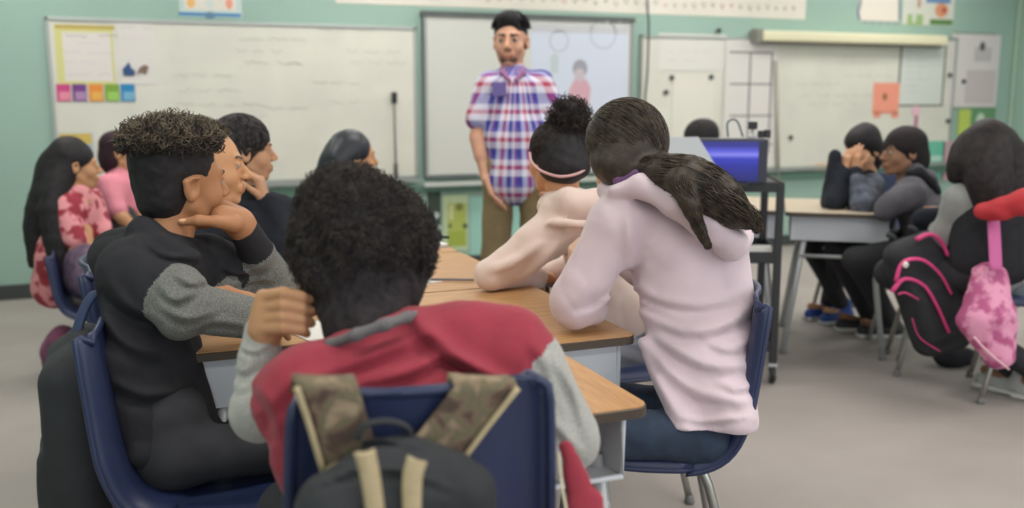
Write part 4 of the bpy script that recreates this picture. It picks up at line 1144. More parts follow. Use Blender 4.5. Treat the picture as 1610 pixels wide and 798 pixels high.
# ---- boy in the maroon jacket, nearest the camera
def front_boy():
    def P(u, v, d): return C0 + ray(u, v) * (d + .06)
    fw = np.array([f1[0], f1[1], 0]); cl = np.array(CH1.location)
    pel = cl - fw * .09 + UP * .55
    p = Person('boy seen from behind in a maroon jacket with grey sleeves, dark rounded hair', (pel[0], pel[1], 0), (112, 80, 64), .98, .006)
    p.set(pel=pel, neck=P(585, 528, 1.42), shL=P(478, 612, 1.34), shR=P(752, 545, 1.42), elL=P(408, 640, 1.50), wrL=P(414, 524, 1.45),
          elR=P(886, 688, 1.42), wrR=P(800, 745, 1.36), waist=P(640, 760, 1.36))
    p.seat_legs(fw, .07, .40)
    p.head(P(578, 408, 1.50), CF * np.array([1, 1, 0]) + CR * .30, UP + CF * .1)
    p.skin = (112, 80, 64)
    p.arm_skin('R'); p.core(); p.finish_body('dark_brown')
    # raised left fist: wrist at the cuff, fingers bent towards the neck
    g = Sdf(); wr = p.J['wrL']; up_ = P(432, 488, 1.42)
    g.cap(p.J['elL'], wr, .03, .026, .02)
    d_ = unit(P(440, 478, 1.46) - wr)
    g.ell(P(424, 497, 1.44), [.030, .024, .038], np.stack([CR, CF, CU], 1), .02)
    ys = (468, 486, 504, 520)
    for i, y in enumerate(ys):
        a = P(416 - (3, 0, 2, 8)[i], y - 2, 1.43); b = P(446, y - 8 + i, 1.405); c = P(474, y - 1, 1.415); e = P((492, 494, 490, 482)[i], y + 4, 1.45)
        g.cap(P(420, 500, 1.45), a, .014, .0105, .012); g.cap(a, b, .0105, .0098, .004); g.cap(b, c, .0098, .0088, .003); g.cap(c, e, .0088, .0072, .003)
        nn = unit(-CF * .8 + CR * .3 + CU * .5); g.ell(P((488, 490, 486, 478)[i], y + 1, 1.436), [.010, .006, .0065], np.stack([CR, CF, CU], 1), .001, 5)
    g.chain([P(428, 508, 1.46), P(448, 486, 1.475), P(478, 476, 1.48)], [.014, .011, .009], .008)
    me = g.mesh(.0032, off=p.base, mats_n=6)
    # the raised hand belongs to the body mesh: join it
    body = [c for c in p.t.children if c.name.startswith('body')][0]
    bm = bmesh.new(); bm.from_mesh(body.data); k0 = len(bm.faces); bm.from_mesh(me); bm.faces.ensure_lookup_table()
    bm.to_mesh(body.data); bm.free(); body.data.shade_smooth()
    sk = body_mats('warm_brown', (184, 138, 102), nail=(226, 196, 172)); 
    body.data.materials.clear()
    for m_ in body_mats('dark_brown', (112, 80, 64)) + sk: body.data.materials.append(m_)
    mi = np.empty(len(body.data.polygons), np.int32); body.data.polygons.foreach_get('material_index', mi); mi[k0:] += 6; body.data.polygons.foreach_set('material_index', mi)
    # jacket: maroon body (0), grey sleeves (1)
    J = p.J; g = Sdf()
    g.ecap(J['pel'] + UP * .0, J['waist'], CR, .165, .165, .115, .115, .03); g.ecap(J['waist'], P(622, 660, 1.38), CR, .165, .175, .10, .095, .04)
    g.ecap(P(622, 660, 1.38), P(612, 632, 1.40), unit(J['shR'] - J['shL']), .175, .15, .095, .080, .04)
    g.cap(P(500, 600, 1.37), P(715, 548, 1.42), .058, .064, .05); g.cap(P(600, 600, 1.42), P(590, 565, 1.43), .078, .064, .04); g.cap(P(615, 592, 1.40), P(650, 562, 1.42), .078, .074, .04)
    g.cap(J['shR'], P(800, 548, 1.42), .066, .067, .05); g.cap(J['shL'], P(456, 622, 1.38), .060, .058, .04)
    g.cap(P(822, 580, 1.42), J['elR'], .063, .054, .02, 1); g.cap(J['elR'], J['wrR'], .052, .040, .02, 1)
    g.cap(P(798, 560, 1.42), P(822, 582, 1.42), .067, .064, .02, 1)
    g.cap(P(420, 640, 1.44), P(410, 648, 1.47), .050, .048, .015, 1); g.cap(P(408, 644, 1.48), P(408, 560, 1.46), .044, .034, .015, 1); g.cap(P(408, 560, 1.46), P(412, 522, 1.45), .033, .029, .008, 1)
    F_ = [([(655, 505), (700, 545), (760, 585), (800, 600)], .016, 13), ([(560, 600), (640, 585), (700, 560), (780, 590)], .009, 10), ([(470, 600), (540, 575), (620, 545), (690, 515)], .008, 12), ([(420, 640), (470, 600), (560, 600)], .007, 12),
          ([(400, 600), (430, 640), (440, 680)], .006, 9), ([(838, 540), (868, 590), (862, 640)], .008, 10), ([(870, 560), (905, 620), (920, 680)], .008, 9), ([(850, 640), (885, 680), (915, 715)], .008, 9),
          ([(368, 575), (384, 583), (398, 574)], .004, 5), ([(364, 600), (380, 610), (394, 602)], .004, 6), ([(380, 545), (400, 552), (430, 540)], .005, 4)]
    nzf = cloth_folds(F_, crease(.0022, 30, 3))
    p.cloth('jacket', g, [M_maroon, M_heather], .0042, nzf)
    # knitted collar band
    g = Sdf(); g.chain([P(*q) for q in ((500, 546, 1.40), (520, 541, 1.345), (560, 526, 1.315), (605, 510, 1.315), (640, 498, 1.34), (658, 491, 1.40))], [.005, .008, .0085, .0085, .008, .005], .01)
    p.cloth('collar', g, M_collar, .0045, label='grey knitted collar band')
    # loose hem of the jacket hanging beside the chair
    g = Sdf(); g.ecap(P(888, 700, 1.30), P(918, 790, 1.27), CR, .012, .022, .008, .010, .01); g.ecap(P(918, 790, 1.27), P(950, 880, 1.24), CR, .022, .032, .010, .012, .01)
    h = p.cloth('jacket_hem', g, M_maroon, .005, crease(.003, 30, 2))
    g = MB(); g.tube([P(878, 712, 1.285), P(884, 768, 1.255), P(894, 818, 1.24), P(915, 885, 1.22)], .0022, 6); obj('cream_piping', g.mesh(off=p.base), mat('cream_piping', (208, 196, 170), .7), h)
    p.cloth('trousers', p.legs_cloth(), M_darktr, .012); p.shoes(M_shoe, M_sole)
    # rounded dense curls
    R = p.R; hc = P(571, 384, 1.49); g = Sdf()
    g.ell(hc, [.111, .114, .104], R, .02); g.ell(P(575, 445, 1.475), [.082, .082, .075], R, .05); g.ell(P(548, 335, 1.47), [.075, .08, .07], R, .03); g.cap(P(580, 470, 1.46), P(580, 522, 1.445), .062, .060, .04); g.cap(P(575, 500, 1.44), P(585, 535, 1.42), .060, .056, .03)
    g.plane_cut(p.hc + p.R @ np.array([0, .062, 0]), p.R[:, 1])
    st = [curls(hc, R, [.111, .114, .104], 9000, .016, .0040, 1.5, 1, lambda d: (d[:, 1] < .55) & (d[:, 2] > -.75)),
          curls(P(575, 445, 1.475), R, [.082, .082, .072], 2500, .009, .003, 1.2, 2, lambda d: (d[:, 1] < .4) & (d[:, 2] > -.7)),
          curls(P(548, 335, 1.47), R, [.075, .08, .07], 2500, .018, .0040, 1.5, 3, lambda d: (d[:, 2] > -.2))]
    def nz(q): return .0035 * wob(q, 150, 3) + .004 * wob(q, 60, 4)
    hair_obj(p, g, st, H_afro, .0045, nz, .0009, .0006, extra_mat=H_afro2)
    return p
front_boy()

# ---- girl in the lavender hoodie
def lavender():
    face = np.array([-.93, .37, 0]); pel = P(1096, 655, 2.31); pel[2] = .495
    p = Person('girl in a lavender hooded top with a long brown ponytail over her shoulder', (pel[0], pel[1], 0), (226, 186, 160), 1.0, .007)
    p.set(pel=pel, neck=P(1005, 300, 2.28), shL=P(968, 352, 2.24), shR=P(1118, 372, 2.36), elL=P(902, 468, 2.27), wrL=P(915, 428, 2.46), elR=P(1010, 420, 2.52), wrR=P(940, 385, 2.60), waist=P(1100, 540, 2.31))
    p.seat_legs(face, .04, .40, knee_z=.525)
    p.head(P(984, 236, 2.30), CF * np.array([1, 1, 0]) - CR * .42, UP + CR * .05)
    p.arm_skin('L', d=CF * .7 + CU * .4 - CR * .2, n=CR, curls=(.8,) * 4); p.arm_skin('R', d=CF, n=-UP); p.core(); p.finish_body('pale')
    J = p.J; g = Sdf(); T = unit(CR + CF * .35 * np.array([1, 1, 0]))
    ch = P(1068, 405, 2.31)
    g.ecap(P(1118, 662, 2.27), P(1104, 560, 2.30), T, .086, .120, .165, .13, .02)
    g.ecap(P(1104, 560, 2.31), ch, T, .128, .118, .12, .10, .05)
    g.cap(J['shL'], J['shR'], .062, .074, .06); g.cap(P(1045, 370, 2.30), J['neck'] - UP * .01, .10, .062, .05)
    g.cap(P(1130, 400, 2.30), P(1140, 480, 2.31), .07, .07, .05)
    g.cap(J['shL'] + CR * .01, J['elL'], .070, .053, .03); g.cap(P(925, 445, 2.26), P(900, 484, 2.28), .055, .046, .03)
    g.cap(J['elL'], J['wrL'], .050, .036, .02); g.cap(P(905, 486, 2.28), P(935, 488, 2.33), .044, .034, .02)
    g.cap(J['shR'], J['elR'], .065, .05, .03); g.cap(J['elR'], J['wrR'], .05, .036, .02)
    # hood lying on the back
    for q in (-1, 1): pass
    hood = [(968, 300, 2.19), (1010, 292, 2.16), (1062, 318, 2.14), (1110, 350, 2.15), (1150, 385, 2.19), (1168, 372, 2.26)]
    g.chain([P(*q) for q in hood], [.018, .026, .032, .036, .034, .026], .02)
    g.chain([P(*q) for q in ((985, 292, 2.25), (1035, 292, 2.22), (1090, 314, 2.22), (1140, 345, 2.26))], [.016, .028, .036, .034], .02)
    g.chain([P(*q) for q in ((965, 302, 2.22), (952, 298, 2.28), (962, 298, 2.36))], [.018, .018, .018], .02)
    F_ = [([(1000, 450), (1040, 470), (1100, 478), (1150, 468)], .010, 9), ([(990, 475), (1035, 505), (1090, 520), (1150, 505), (1180, 480)], .012, 10), ([(1000, 490), (1050, 540), (1110, 572), (1178, 575)], .012, 10),
          ([(1010, 525), (1050, 580), (1100, 618), (1170, 630)], .011, 10), ([(1015, 560), (1040, 610), (1065, 655)], .010, 8), ([(1110, 535), (1150, 550), (1184, 530)], .007, 7), ([(1018, 420), (985, 450), (940, 485), (900, 500)], .008, 7), ([(1012, 440), (985, 465), (955, 492)], .007, 5),
          ([(985, 320), (990, 380), (985, 430)], .006, 9), ([(1000, 470), (1020, 480), (1070, 500)], .006, 5), ([(930, 350), (905, 400), (880, 450)], .005, 9), ([(1130, 600), (1160, 612), (1185, 600)], .006, 6), ([(1068, 655), (1110, 662), (1172, 655)], .006, 5)]
    nzf = cloth_folds(F_, crease(.0022, 24, 11), 2.36)
    g.chain([P(*q) for q in ((1066, 668, 2.24), (1100, 674, 2.205), (1140, 674, 2.205), (1172, 666, 2.25))], [.013] * 4, .014); g.cap(P(1012, 540, 2.26), P(1060, 655, 2.25), .02, .02, .03); g.cap(P(1050, 600, 2.22), P(1086, 690, 2.18), .035, .04, .03)
    g.plane_cut([0, 0, .530], [0, 0, -1])
    p.cloth('hooded_top', g, M_lav, .0065, nzf)
    g = Sdf(); g.chain([P(*q) for q in ((972, 283, 2.21), (1005, 272, 2.19), (1040, 278, 2.20))], [.012, .016, .012], .01); g.chain([P(*q) for q in ((972, 283, 2.21), (960, 285, 2.3))], [.012, .012], .01)
    p.cloth('undershirt_collar', g, mat('purple_cotton', (112, 78, 122), .8), .006, label='purple collar showing inside the hood')
    p.cloth('jeans', p.legs_cloth(.062, .058, .05), M_jeans, .010, crease(.004, 24, 5)); p.shoes(M_shoe_pale, M_sole)
    R = p.R; hc = P(986, 221, 2.29); g = Sdf()
    g.ell(hc, [.092, .104, .098], R, .02); g.ell(P(990, 262, 2.26), [.085, .075, .06], R, .04)
    g.ell(hc + R @ np.array([0, .085, -.065]), [.075, .08, .085], R, .02, 0, 's')
    pt = [P(*q) for q in ((1015, 266, 2.20), (1045, 270, 2.15), (1085, 282, 2.12), (1125, 306, 2.12), (1155, 334, 2.14), (1178, 352, 2.18))]
    pr = [.024, .036, .046, .046, .032, .008]
    g.chain(pt, pr, .03); lk = [P(*q) for q in ((1070, 285, 2.09), (1085, 320, 2.07), (1098, 355, 2.08), (1114, 388, 2.10))]; g.chain(lk, [.026, .017, .010, .003], .02)
    lk2 = [P(*q) for q in ((1110, 290, 2.08), (1150, 318, 2.09), (1184, 345, 2.12), (1192, 362, 2.15))]
    def st0(rng, n):
        a = rng.uniform(0, 2 * PI, n); d = np.stack([np.sin(a), .55 + .2 * rng.normal(size=n), np.cos(a)], 1); return d / np.linalg.norm(d, axis=1)[:, None]
    st = [scalp_strands(hc, R, [.092, .104, .098], 3200, st0, [.55, -.8, -.50], 1, .004, 14, .3), lock_strands(pt, pr, 1600, 3, .005, 18), lock_strands(lk, [.026, .017, .010, .003], 500, 4, .004),
          lock_strands(lk2, [.02, .018, .012, .003], 220, 5, .006)]
    hair_obj(p, g, st, H_brown, .006, lambda q: .002 * wob(q, 90, 2), .0012, .0007, extra_mat=H_brown2)
lavender()

# ---- girl with the bun
def bun():
    face = np.array([-1, .2, 0]); pel = np.array([1.28, 2.64, .56])
    p = Person('girl in a peach hooded top with a high dark bun and pink headband', (pel[0], pel[1], 0), (206, 150, 112), .95, .007)
    p.set(pel=pel, neck=P(888, 312, 2.86), shL=P(893, 350, 2.78), shR=P(985, 350, 2.95), elL=P(772, 430, 2.76), wrL=P(850, 436, 2.92), elR=P(900, 420, 3.1), wrR=P(860, 434, 3.02), waist=P(990, 470, 2.98))
    p.seat_legs(face, .05, .38)
    p.head(P(876, 250, 2.88), CF * np.array([1, 1, 0]) - CR * .62, UP)
    p.arm_skin('L', d=CR * .15 + CF, n=-UP, curls=(.7,) * 4); p.arm_skin('R', d=-CR * .6, n=-UP); p.core(); p.finish_body('tan')
    J = p.J; g = p.top(.15, .15, .11, (.068, .050, .040), drop=.03)
    g.chain([P(*q) for q in ((868, 322, 2.76), (895, 318, 2.72), (935, 322, 2.74), (960, 330, 2.82))], [.028, .04, .045, .03], .03)
    g.chain([P(*q) for q in ((868, 322, 2.76), (862, 325, 2.86), (880, 328, 2.94))], [.026, .026, .03], .03)
    g.cap(J['shL'], P(838, 385, 2.76), .068, .058, .03)
    for pts in ([(862, 350, 2.70), (905, 352, 2.68), (950, 358, 2.7)], [(850, 380, 2.70), (810, 410, 2.71), (770, 425, 2.72)], [(880, 380, 2.71), (840, 420, 2.74), (800, 440, 2.78)]): fold(g, [P(*q) for q in pts], .010, .02)
    p.cloth('hooded_top', g, M_peach, .0075, crease(.005, 16, 21))
    p.cloth('jeans', p.legs_cloth(), M_jeans, .012); p.shoes(M_shoe_pale, M_sole)
    R = p.R; hc = P(881, 235, 2.87); g = Sdf()
    g.ell(hc, [.087, .098, .092], R, .02); g.ell(P(890, 262, 2.83), [.07, .07, .05], R, .04)
    g.ell(hc + R @ np.array([0, .085, -.06]), [.07, .078, .08], R, .02, 0, 's')
    bc = P(895, 187, 2.83); g.ell(bc, [.048, .046, .046], R, .02)
    for k in range(7):
        a = k * .9; q = bc + .030 * np.array([math.cos(a), math.sin(a), math.sin(a * 1.7)]); g.ell(q, [.022, .022, .02], None, .012)
    def st0(rng, n):
        a = rng.uniform(0, 2 * PI, n); d = np.stack([np.sin(a), .35 + .2 * rng.normal(size=n), np.cos(a) - .4], 1); return d / np.linalg.norm(d, axis=1)[:, None]
    st = [scalp_strands(hc, R, [.087, .098, .092], 1800, st0, [.1, -.3, .95], 1, .003, 12, .3), curls(bc, R, [.050, .048, .048], 1400, .028, .008, .8, 5)]
    hair_obj(p, g, st, H_black, .006, lambda q: .0025 * wob(q, 90, 2), .0012, .0007, extra_mat=hair_mat('hair_black_strands', (72, 62, 58), (36, 32, 33)))
    g = MB(); pts = smooth_curve([P(*q) for q in ((833, 240, 2.84), (836, 254, 2.80), (850, 268, 2.765), (878, 277, 2.745), (904, 274, 2.755), (922, 264, 2.80), (926, 250, 2.86))], 30)
    g.tube(pts, .0042, 6); obj('headband', g.mesh(off=p.base), mat('pink_band', (206, 160, 160), .6), p.t, smooth=True)
bun()

# ---- boy with curly top and grey knitted sleeves
def curly():
    face = np.array([1, .2, 0]); pel = P(258, 690, 2.08); pel[2] = .53
    p = Person('boy in a black top with speckled grey sleeves, curly hair faded at the sides', (pel[0], pel[1], 0), (176, 124, 88), .97, .006)
    p.set(pel=pel, neck=P(262, 392, 2.10), shR=P(212, 425, 1.99), shL=P(325, 410, 2.22), elR=P(290, 482, 1.97), wrR=P(385, 498, 2.05), elL=P(432, 448, 2.30), wrL=P(384, 362, 2.17), waist=P(234, 550, 2.06))
    p.seat_legs(face, .05, .40)
    p.head(P(283, 288, 2.12), CF * np.array([1, 1, 0]) * .72 + CR * .70, UP + CR * .05)
    p.arm_skin('R', d=CF + CR * .1, n=-UP, curls=(.6,) * 4)
    # hand cupping the jaw: fingers run back along the neck
    g = Sdf(); g.chain([p.J['shL'], p.J['elL'], p.J['wrL']], [.038, .033, .026], .02)
    g.chain([p.J['wrL'], P(376, 350, 2.16), P(350, 340, 2.13)], [.027, .030, .026], .02); g.chain([P(372, 342, 2.19), P(348, 330, 2.18)], [.028, .026], .02)
    g.chain([P(368, 352, 2.12), P(340, 348, 2.085), P(312, 346, 2.065), P(286, 349, 2.065)], [.020, .0125, .0110, .0085], .008); g.ell(P(285, 347, 2.056), [.008, .004, .006], np.stack([CR, CF, CU], 1), .001, 5)
    for i in range(4): g.chain([P(352 - 3 * i, 334 + 3 * i, 2.17 + .012 * i), P(334 - 3 * i, 318 + 5 * i, 2.20), P(326 - 3 * i, 300 + 7 * i, 2.225), P(322 - 3 * i, 284 + 10 * i, 2.235)], [.012, .0098, .0088, .007], .004)
    p.parts.append(g.mesh(.0034, raw=True, mats_n=6))
    # fingers of the folded hand lying over the sleeve
    g = Sdf(); 
    for i in range(4): g.chain([P(385, 466 + i * 4, 2.06), P(358, 455 + i * 6, 2.03), P(338, 457 + i * 6, 2.01), P(328, 464 + i * 6, 2.01)], [.010, .0092, .0085, .007], .004)
    g.ell(P(388, 474, 2.07), [.03, .03, .02], None, .015); p.parts.append(g.mesh(.0035, raw=True, mats_n=6))
    p.core(); p.finish_body('golden_brown')
    J = p.J; g = Sdf(); T = unit(J['shR'] - J['shL'])
    g.ecap(P(272, 680, 2.08), J['waist'], T, .14, .13, .070, .064, .03); g.ecap(J['waist'], P(236, 450, 2.07), T, .13, .13, .066, .066, .04)
    g.cap(J['shR'], J['shL'], .064, .06, .06); g.cap(P(245, 430, 2.08), P(255, 396, 2.10), .09, .066, .04)
    g.chain([P(*q) for q in ((190, 405, 2.10), (192, 440, 2.10), (205, 520, 2.08))], [.035, .038, .034], .04)
    g.chain([P(*q) for q in ((205, 372, 2.10), (225, 362, 2.06), (255, 392, 2.00), (300, 405, 2.02))], [.02, .03, .03, .02], .02)   # hood edge
    g.chain([P(*q) for q in ((200, 380, 2.14), (180, 400, 2.12), (200, 420, 2.04))], [.03, .045, .04], .04)
    mid = J['shR'] + (J['elR'] - J['shR']) * .45
    g.cap(J['shR'], mid, .064, .060, .03, 0); g.cap(mid + (J['elR'] - J['shR']) * .08, J['elR'], .058, .060, .012, 1); g.cap(P(282, 452, 1.97), P(280, 500, 1.97), .050, .046, .02, 1); g.cap(J['elR'], J['wrR'], .054, .046, .012, 1)
    g.cap(J['shL'], J['shL'] + (J['elL'] - J['shL']) * .5, .06, .055, .03, 0); g.cap(J['shL'] + (J['elL'] - J['shL']) * .5, J['elL'], .055, .052, .02, 1)
    cf = J['elL'] + (J['wrL'] - J['elL']) * .55
    g.cap(J['elL'], cf, .052, .044, .015, 1); g.cap(J['elL'] + CR * -.02, P(362, 430, 2.24), .05, .045, .03, 1); g.cap(P(362, 432, 2.22), P(350, 455, 2.2), .035, .03, .03, 1); g.cap(cf + (J['wrL'] - cf) * .12, J['wrL'] + (cf - J['wrL']) * .08, .042, .037, .006, 0)
    nzf = cloth_folds([([(252, 450), (275, 470), (310, 455)], .009, 7), ([(255, 480), (290, 500), (340, 490)], .009, 7), ([(300, 515), (340, 505), (390, 512)], .007, 6), ([(275, 430), (300, 445), (325, 438)], .007, 6), ([(350, 420), (380, 430), (420, 415)], .008, 6), ([(370, 445), (400, 440), (430, 440)], .007, 5),
         ([(170, 440), (200, 480), (240, 500)], .010, 10), ([(165, 500), (200, 540), (260, 560)], .010, 10), ([(180, 600), (230, 620), (290, 610)], .010, 10), ([(230, 380), (260, 400), (310, 404)], .006, 6)], crease(.0030, 20, 31))
    p.cloth('hooded_top', g, [M_blackc, M_speck], .0042, nzf)
    g = MB(); g.tube([P(226, 366, 2.03), P(232, 378, 2.01), P(238, 384, 2.0)], .004, 6); obj('neck_label', g.mesh(off=p.base), M_white, p.t, label='small white label at the collar')
    p.cloth('trousers', p.legs_cloth(.062, .058, .05), M_darktr, .010, crease(.004, 20, 6)); p.shoes(M_shoe, M_sole)
    R = p.R; g = Sdf(); hc = p.hc
    def w(x, y, z): return hc + .97 * (R @ np.array([x, y, z]))
    g.ell(w(0, -.018, .040), [.078, .094, .080], R, .02); g.ell(w(0, -.045, -.030), [.064, .054, .058], R, .03); g.ell(w(0, -.035, -.066), [.042, .030, .036], R, .02); g.ell(w(0, -.02, .085), [.074, .084, .042], R, .03)
    g.ell(w(0, .10, -.03), [.09, .06, .085], R, .01, 0, 's')
    for q in (-1, 1): g.ell(w(q * .085, .010, -.015), [.03, .034, .042], R, .01, 0, 's')
    tc_ = w(0, -.020, .078)
    top = lambda d: (d[:, 2] > .02)
    st = [curls(tc_, R, [.076, .088, .046], 3400, .030, .0058, 1.5, 7, top, m=10), curls(tc_, R, [.074, .086, .042], 2000, .042, .0070, 1.6, 8, lambda d: d[:, 2] > .25, m=10)]
    o = hair_obj(p, g, [], H_black, .005, lambda q: .0015 * wob(q, 150, 2))
    V, F = strand_mesh(np.concatenate(st[:1]), .0012, .0008); V2, F2 = strand_mesh(st[1], .0013, .0009)
    V, F, M = join_raw([(V, F, None), (V2, F2, np.ones(len(F2), int))])
    obj('curls', fast_mesh(V - p.base, F, M), [mat('hair_dark_curl', (64, 54, 50), .6, rgb2=(38, 33, 32), scale=50), H_curl], o, label='lighter brown curls on top')
curly()

# ---- child in profile behind the curly boy
def profile_child():
    face = np.array([1, .1, 0]); pel = np.array([.10, 2.86, .55])
    p = Person('child in a dark top seen in profile, chin raised, beside the curly-haired boy', (pel[0], pel[1], 0), (208, 156, 116), .97, .0065, brow=(70, 58, 50))
    p.set(pel=pel, neck=P(330, 352, 2.74), shR=P(300, 395, 2.64), shL=P(352, 385, 2.86), elR=P(355, 440, 2.62), elL=P(420, 440, 2.86), wrR=P(440, 442, 2.70), wrL=P(470, 440, 2.84), waist=P(300, 470, 2.75))
    p.seat_legs(face, .04, .38)
    p.head(P(326, 262, 2.72), CR * .95 + CF * np.array([1, 1, 0]) * .24, UP - CR * .06, hs=1.0)
    p.arm_skin('R', n=-UP); p.arm_skin('L', n=-UP); p.core(); p.finish_body('honey')
    g = p.top(.14, .15, .11, (.066, .052, .040)); g.chain([P(*q) for q in ((300, 350, 2.74), (318, 360, 2.66), (350, 362, 2.68), (372, 352, 2.76))], [.03, .03, .03, .03], .03)
    p.cloth('hooded_top', g, M_navyc, .0085, crease(.005, 18, 41)); p.cloth('trousers', p.legs_cloth(), M_darktr, .012); p.shoes(M_shoe, M_sole)
    R = p.R; hc = p.hc; g = Sdf()
    def w(x, y, z): return hc + (R @ np.array([x, y, z]))
    g.ell(w(0, -.025, .045), [.080, .090, .082], R, .02); g.ell(w(0, -.055, -.02), [.07, .055, .065], R, .03); g.ell(w(0, .118, -.028), [.09, .060, .088], R, .008, 0, 's')
    for q in (-1, 1): g.ell(w(q * .085, .012, -.02), [.03, .034, .045], R, .01, 0, 's')
    hair_obj(p, g, [curls(w(0, -.02, .048), R, [.080, .092, .082], 3400, .016, .004, 1.2, 9, lambda d: (d[:, 2] > -.1) & (d[:, 1] < .95) & (d[:, 2] > .75 * d[:, 1] - .15))], mat('hair_short_brown', (84, 72, 60), .7, rgb2=(56, 48, 42), scale=60), .006, None, .0011, .0007, extra_mat=H_curl)
profile_child()

# ---- third child of the row
def third():
    face = np.array([1, .1, 0]); pel = np.array([.22, 3.40, .55])
    p = Person('dark-haired child in a black hooded top resting face on a raised fist', (pel[0], pel[1], 0), (196, 150, 118), .95, .008)
    p.set(pel=pel, neck=P(372, 300, 3.28), shR=P(382, 345, 3.14), shL=P(425, 330, 3.38), elR=P(455, 420, 3.10), wrR=P(418, 318, 3.16), elL=P(470, 400, 3.4), wrL=P(500, 405, 3.3), waist=P(372, 420, 3.25))
    p.seat_legs(face, .04, .38)
    p.head(P(384, 238, 3.25), CR * .9 + CF * np.array([1, 1, 0]) * .45, UP + CR * .12, hs=.93)
    p.arm_skin('R', d=UP - CR * .25, n=-CR, thumb=-1, curls=(.8,) * 4); p.arm_skin('L', n=-UP); p.core(); p.finish_body('beige')
    g = p.top(.15, .155, .115, (.070, .062, .05)); g.cap(P(440, 330, 3.2), P(452, 400, 3.2), .055, .06, .05)
    g.chain([P(*q) for q in ((352, 296, 3.28), (372, 312, 3.2), (405, 308, 3.22))], [.04, .045, .035], .03)
    p.cloth('hooded_top', g, M_navyc, .009, crease(.006, 16, 51)); p.cloth('trousers', p.legs_cloth(), M_darktr, .014); p.shoes(M_shoe, M_sole)
    R = p.R; hc = p.hc; g = Sdf()
    def w(x, y, z): return hc + .93 * (R @ np.array([x, y, z]))
    g.ell(w(0, -.015, .045), [.082, .096, .084], R, .02); g.ell(w(0, -.045, -.03), [.078, .065, .075], R, .03); g.ell(w(0, .115, -.02), [.08, .058, .075], R, .008, 0, 's')
    hair_obj(p, g, [scalp_strands(w(0, -.015, .045), R, [.082, .096, .084], 900, lambda r, n: (lambda d: d / np.linalg.norm(d, axis=1)[:, None])(r.normal(size=(n, 3)) * [.3, .3, .2] + [0, -.2, .9]), [0, .2, -.9], 3, .004, 8, 3.0)], H_black, .007, None, .0014, .0008, extra_mat=hair_mat('hair_grey_sheen', (92, 88, 88), (44, 42, 44)))
third()
# ------------------------------------------------------------------ bags and garments on the chairs
def camo():
    m = bpy.data.materials.new('camouflage_cloth'); m.use_nodes = True; nt = m.node_tree; b = nt.nodes['Principled BSDF']; b.inputs['Roughness'].default_value = .85
    tc = nt.nodes.new('ShaderNodeTexCoord'); n = nt.nodes.new('ShaderNodeTexNoise'); n.inputs['Scale'].default_value = 22; n.inputs['Detail'].default_value = 2.5; n.inputs['Distortion'].default_value = .6
    nt.links.new(tc.outputs['Object'], n.inputs['Vector']); r = nt.nodes.new('ShaderNodeValToRGB'); r.color_ramp.interpolation = 'B_SPLINE'; e = r.color_ramp.elements
    e[0].position = .38; e[0].color = (*lin((72, 58, 50)), 1); e[1].position = .64; e[1].color = (*lin((150, 132, 108)), 1)
    for p_, c_ in ((.43, (92, 72, 60)), (.48, (122, 102, 84)), (.53, (86, 90, 66)), (.58, (118, 98, 80))): q = e.new(p_); q.color = (*lin(c_), 1)
    nt.links.new(n.outputs['Fac'], r.inputs[0]); nt.links.new(r.outputs[0], b.inputs['Base Color']); return m
M_camo = camo(); M_tan = mat('tan_webbing', (186, 168, 134), .85, var=.12, scale=60, bump=.3, bscale=600); M_pack = mat('black_nylon', (40, 42, 46), .8, var=.2, scale=14, bump=.25, bscale=300)
yp = cpt[1] - .012
o = onY(620, 700, yp)
BPK = thing('backpack', 'black backpack with camouflage shoulder straps and tan webbing hung on the nearest navy chair', 'backpack', (o[0], yp - .06, .30))
ob = np.array(BPK.location)
g = Sdf(); c0 = onY(628, 800, yp - .085)
g.box([c0[0], yp - .070, .62], [.125, .050, .215], None, .045, .02); g.ell([c0[0] + .005, yp - .055, .835], [.055, .035, .030], None, .05)
g.box([c0[0], yp - .120, .56], [.10, .03, .14], None, .028, .015)
obj('pack_body', g.mesh(.005, noise=cloth_folds([([(480, 770), (560, 740), (640, 742), (720, 775)], .006, 5), ([(545, 700), (600, 690), (670, 705)], .006, 5), ([(500, 730), (530, 700), (560, 690)], .005, 6)], crease(.004, 25, 61)), off=ob), M_pack, BPK)
g = MB(); g.tube(smooth_curve([onY(u, v, yp - .05) for u, v in ((560, 690), (575, 668), (610, 662), (640, 672), (648, 694))], 20), .007, 8, flat=.6); obj('haul_loop', g.mesh(off=ob), M_pack, BPK, smooth=True)
def strip(pl, pr, y0, th, n=14, over=None):
    """flat strap between two measured edges (lists of pixels) at plane y0"""
    L_ = smooth_curve([onY(u, v, y0) for u, v in pl], n); R_ = smooth_curve([onY(u, v, y0) for u, v in pr], n)
    G = np.stack([L_ + (R_ - L_) * t for t in np.linspace(0, 1, 7)], 1)
    G[:, :, 1] -= .006 * np.sin(np.linspace(0, PI, 7))[None, :]
    if over is not None:
        top = G[:1]; ex = np.concatenate([top + np.array([0, dy, dz]) for dy, dz in over][::-1]); G = np.concatenate([ex, G])
    m = MB(); m.grid(G, th=th); return m
ov = [(.012, .010), (.030, .010), (.044, -.012)]
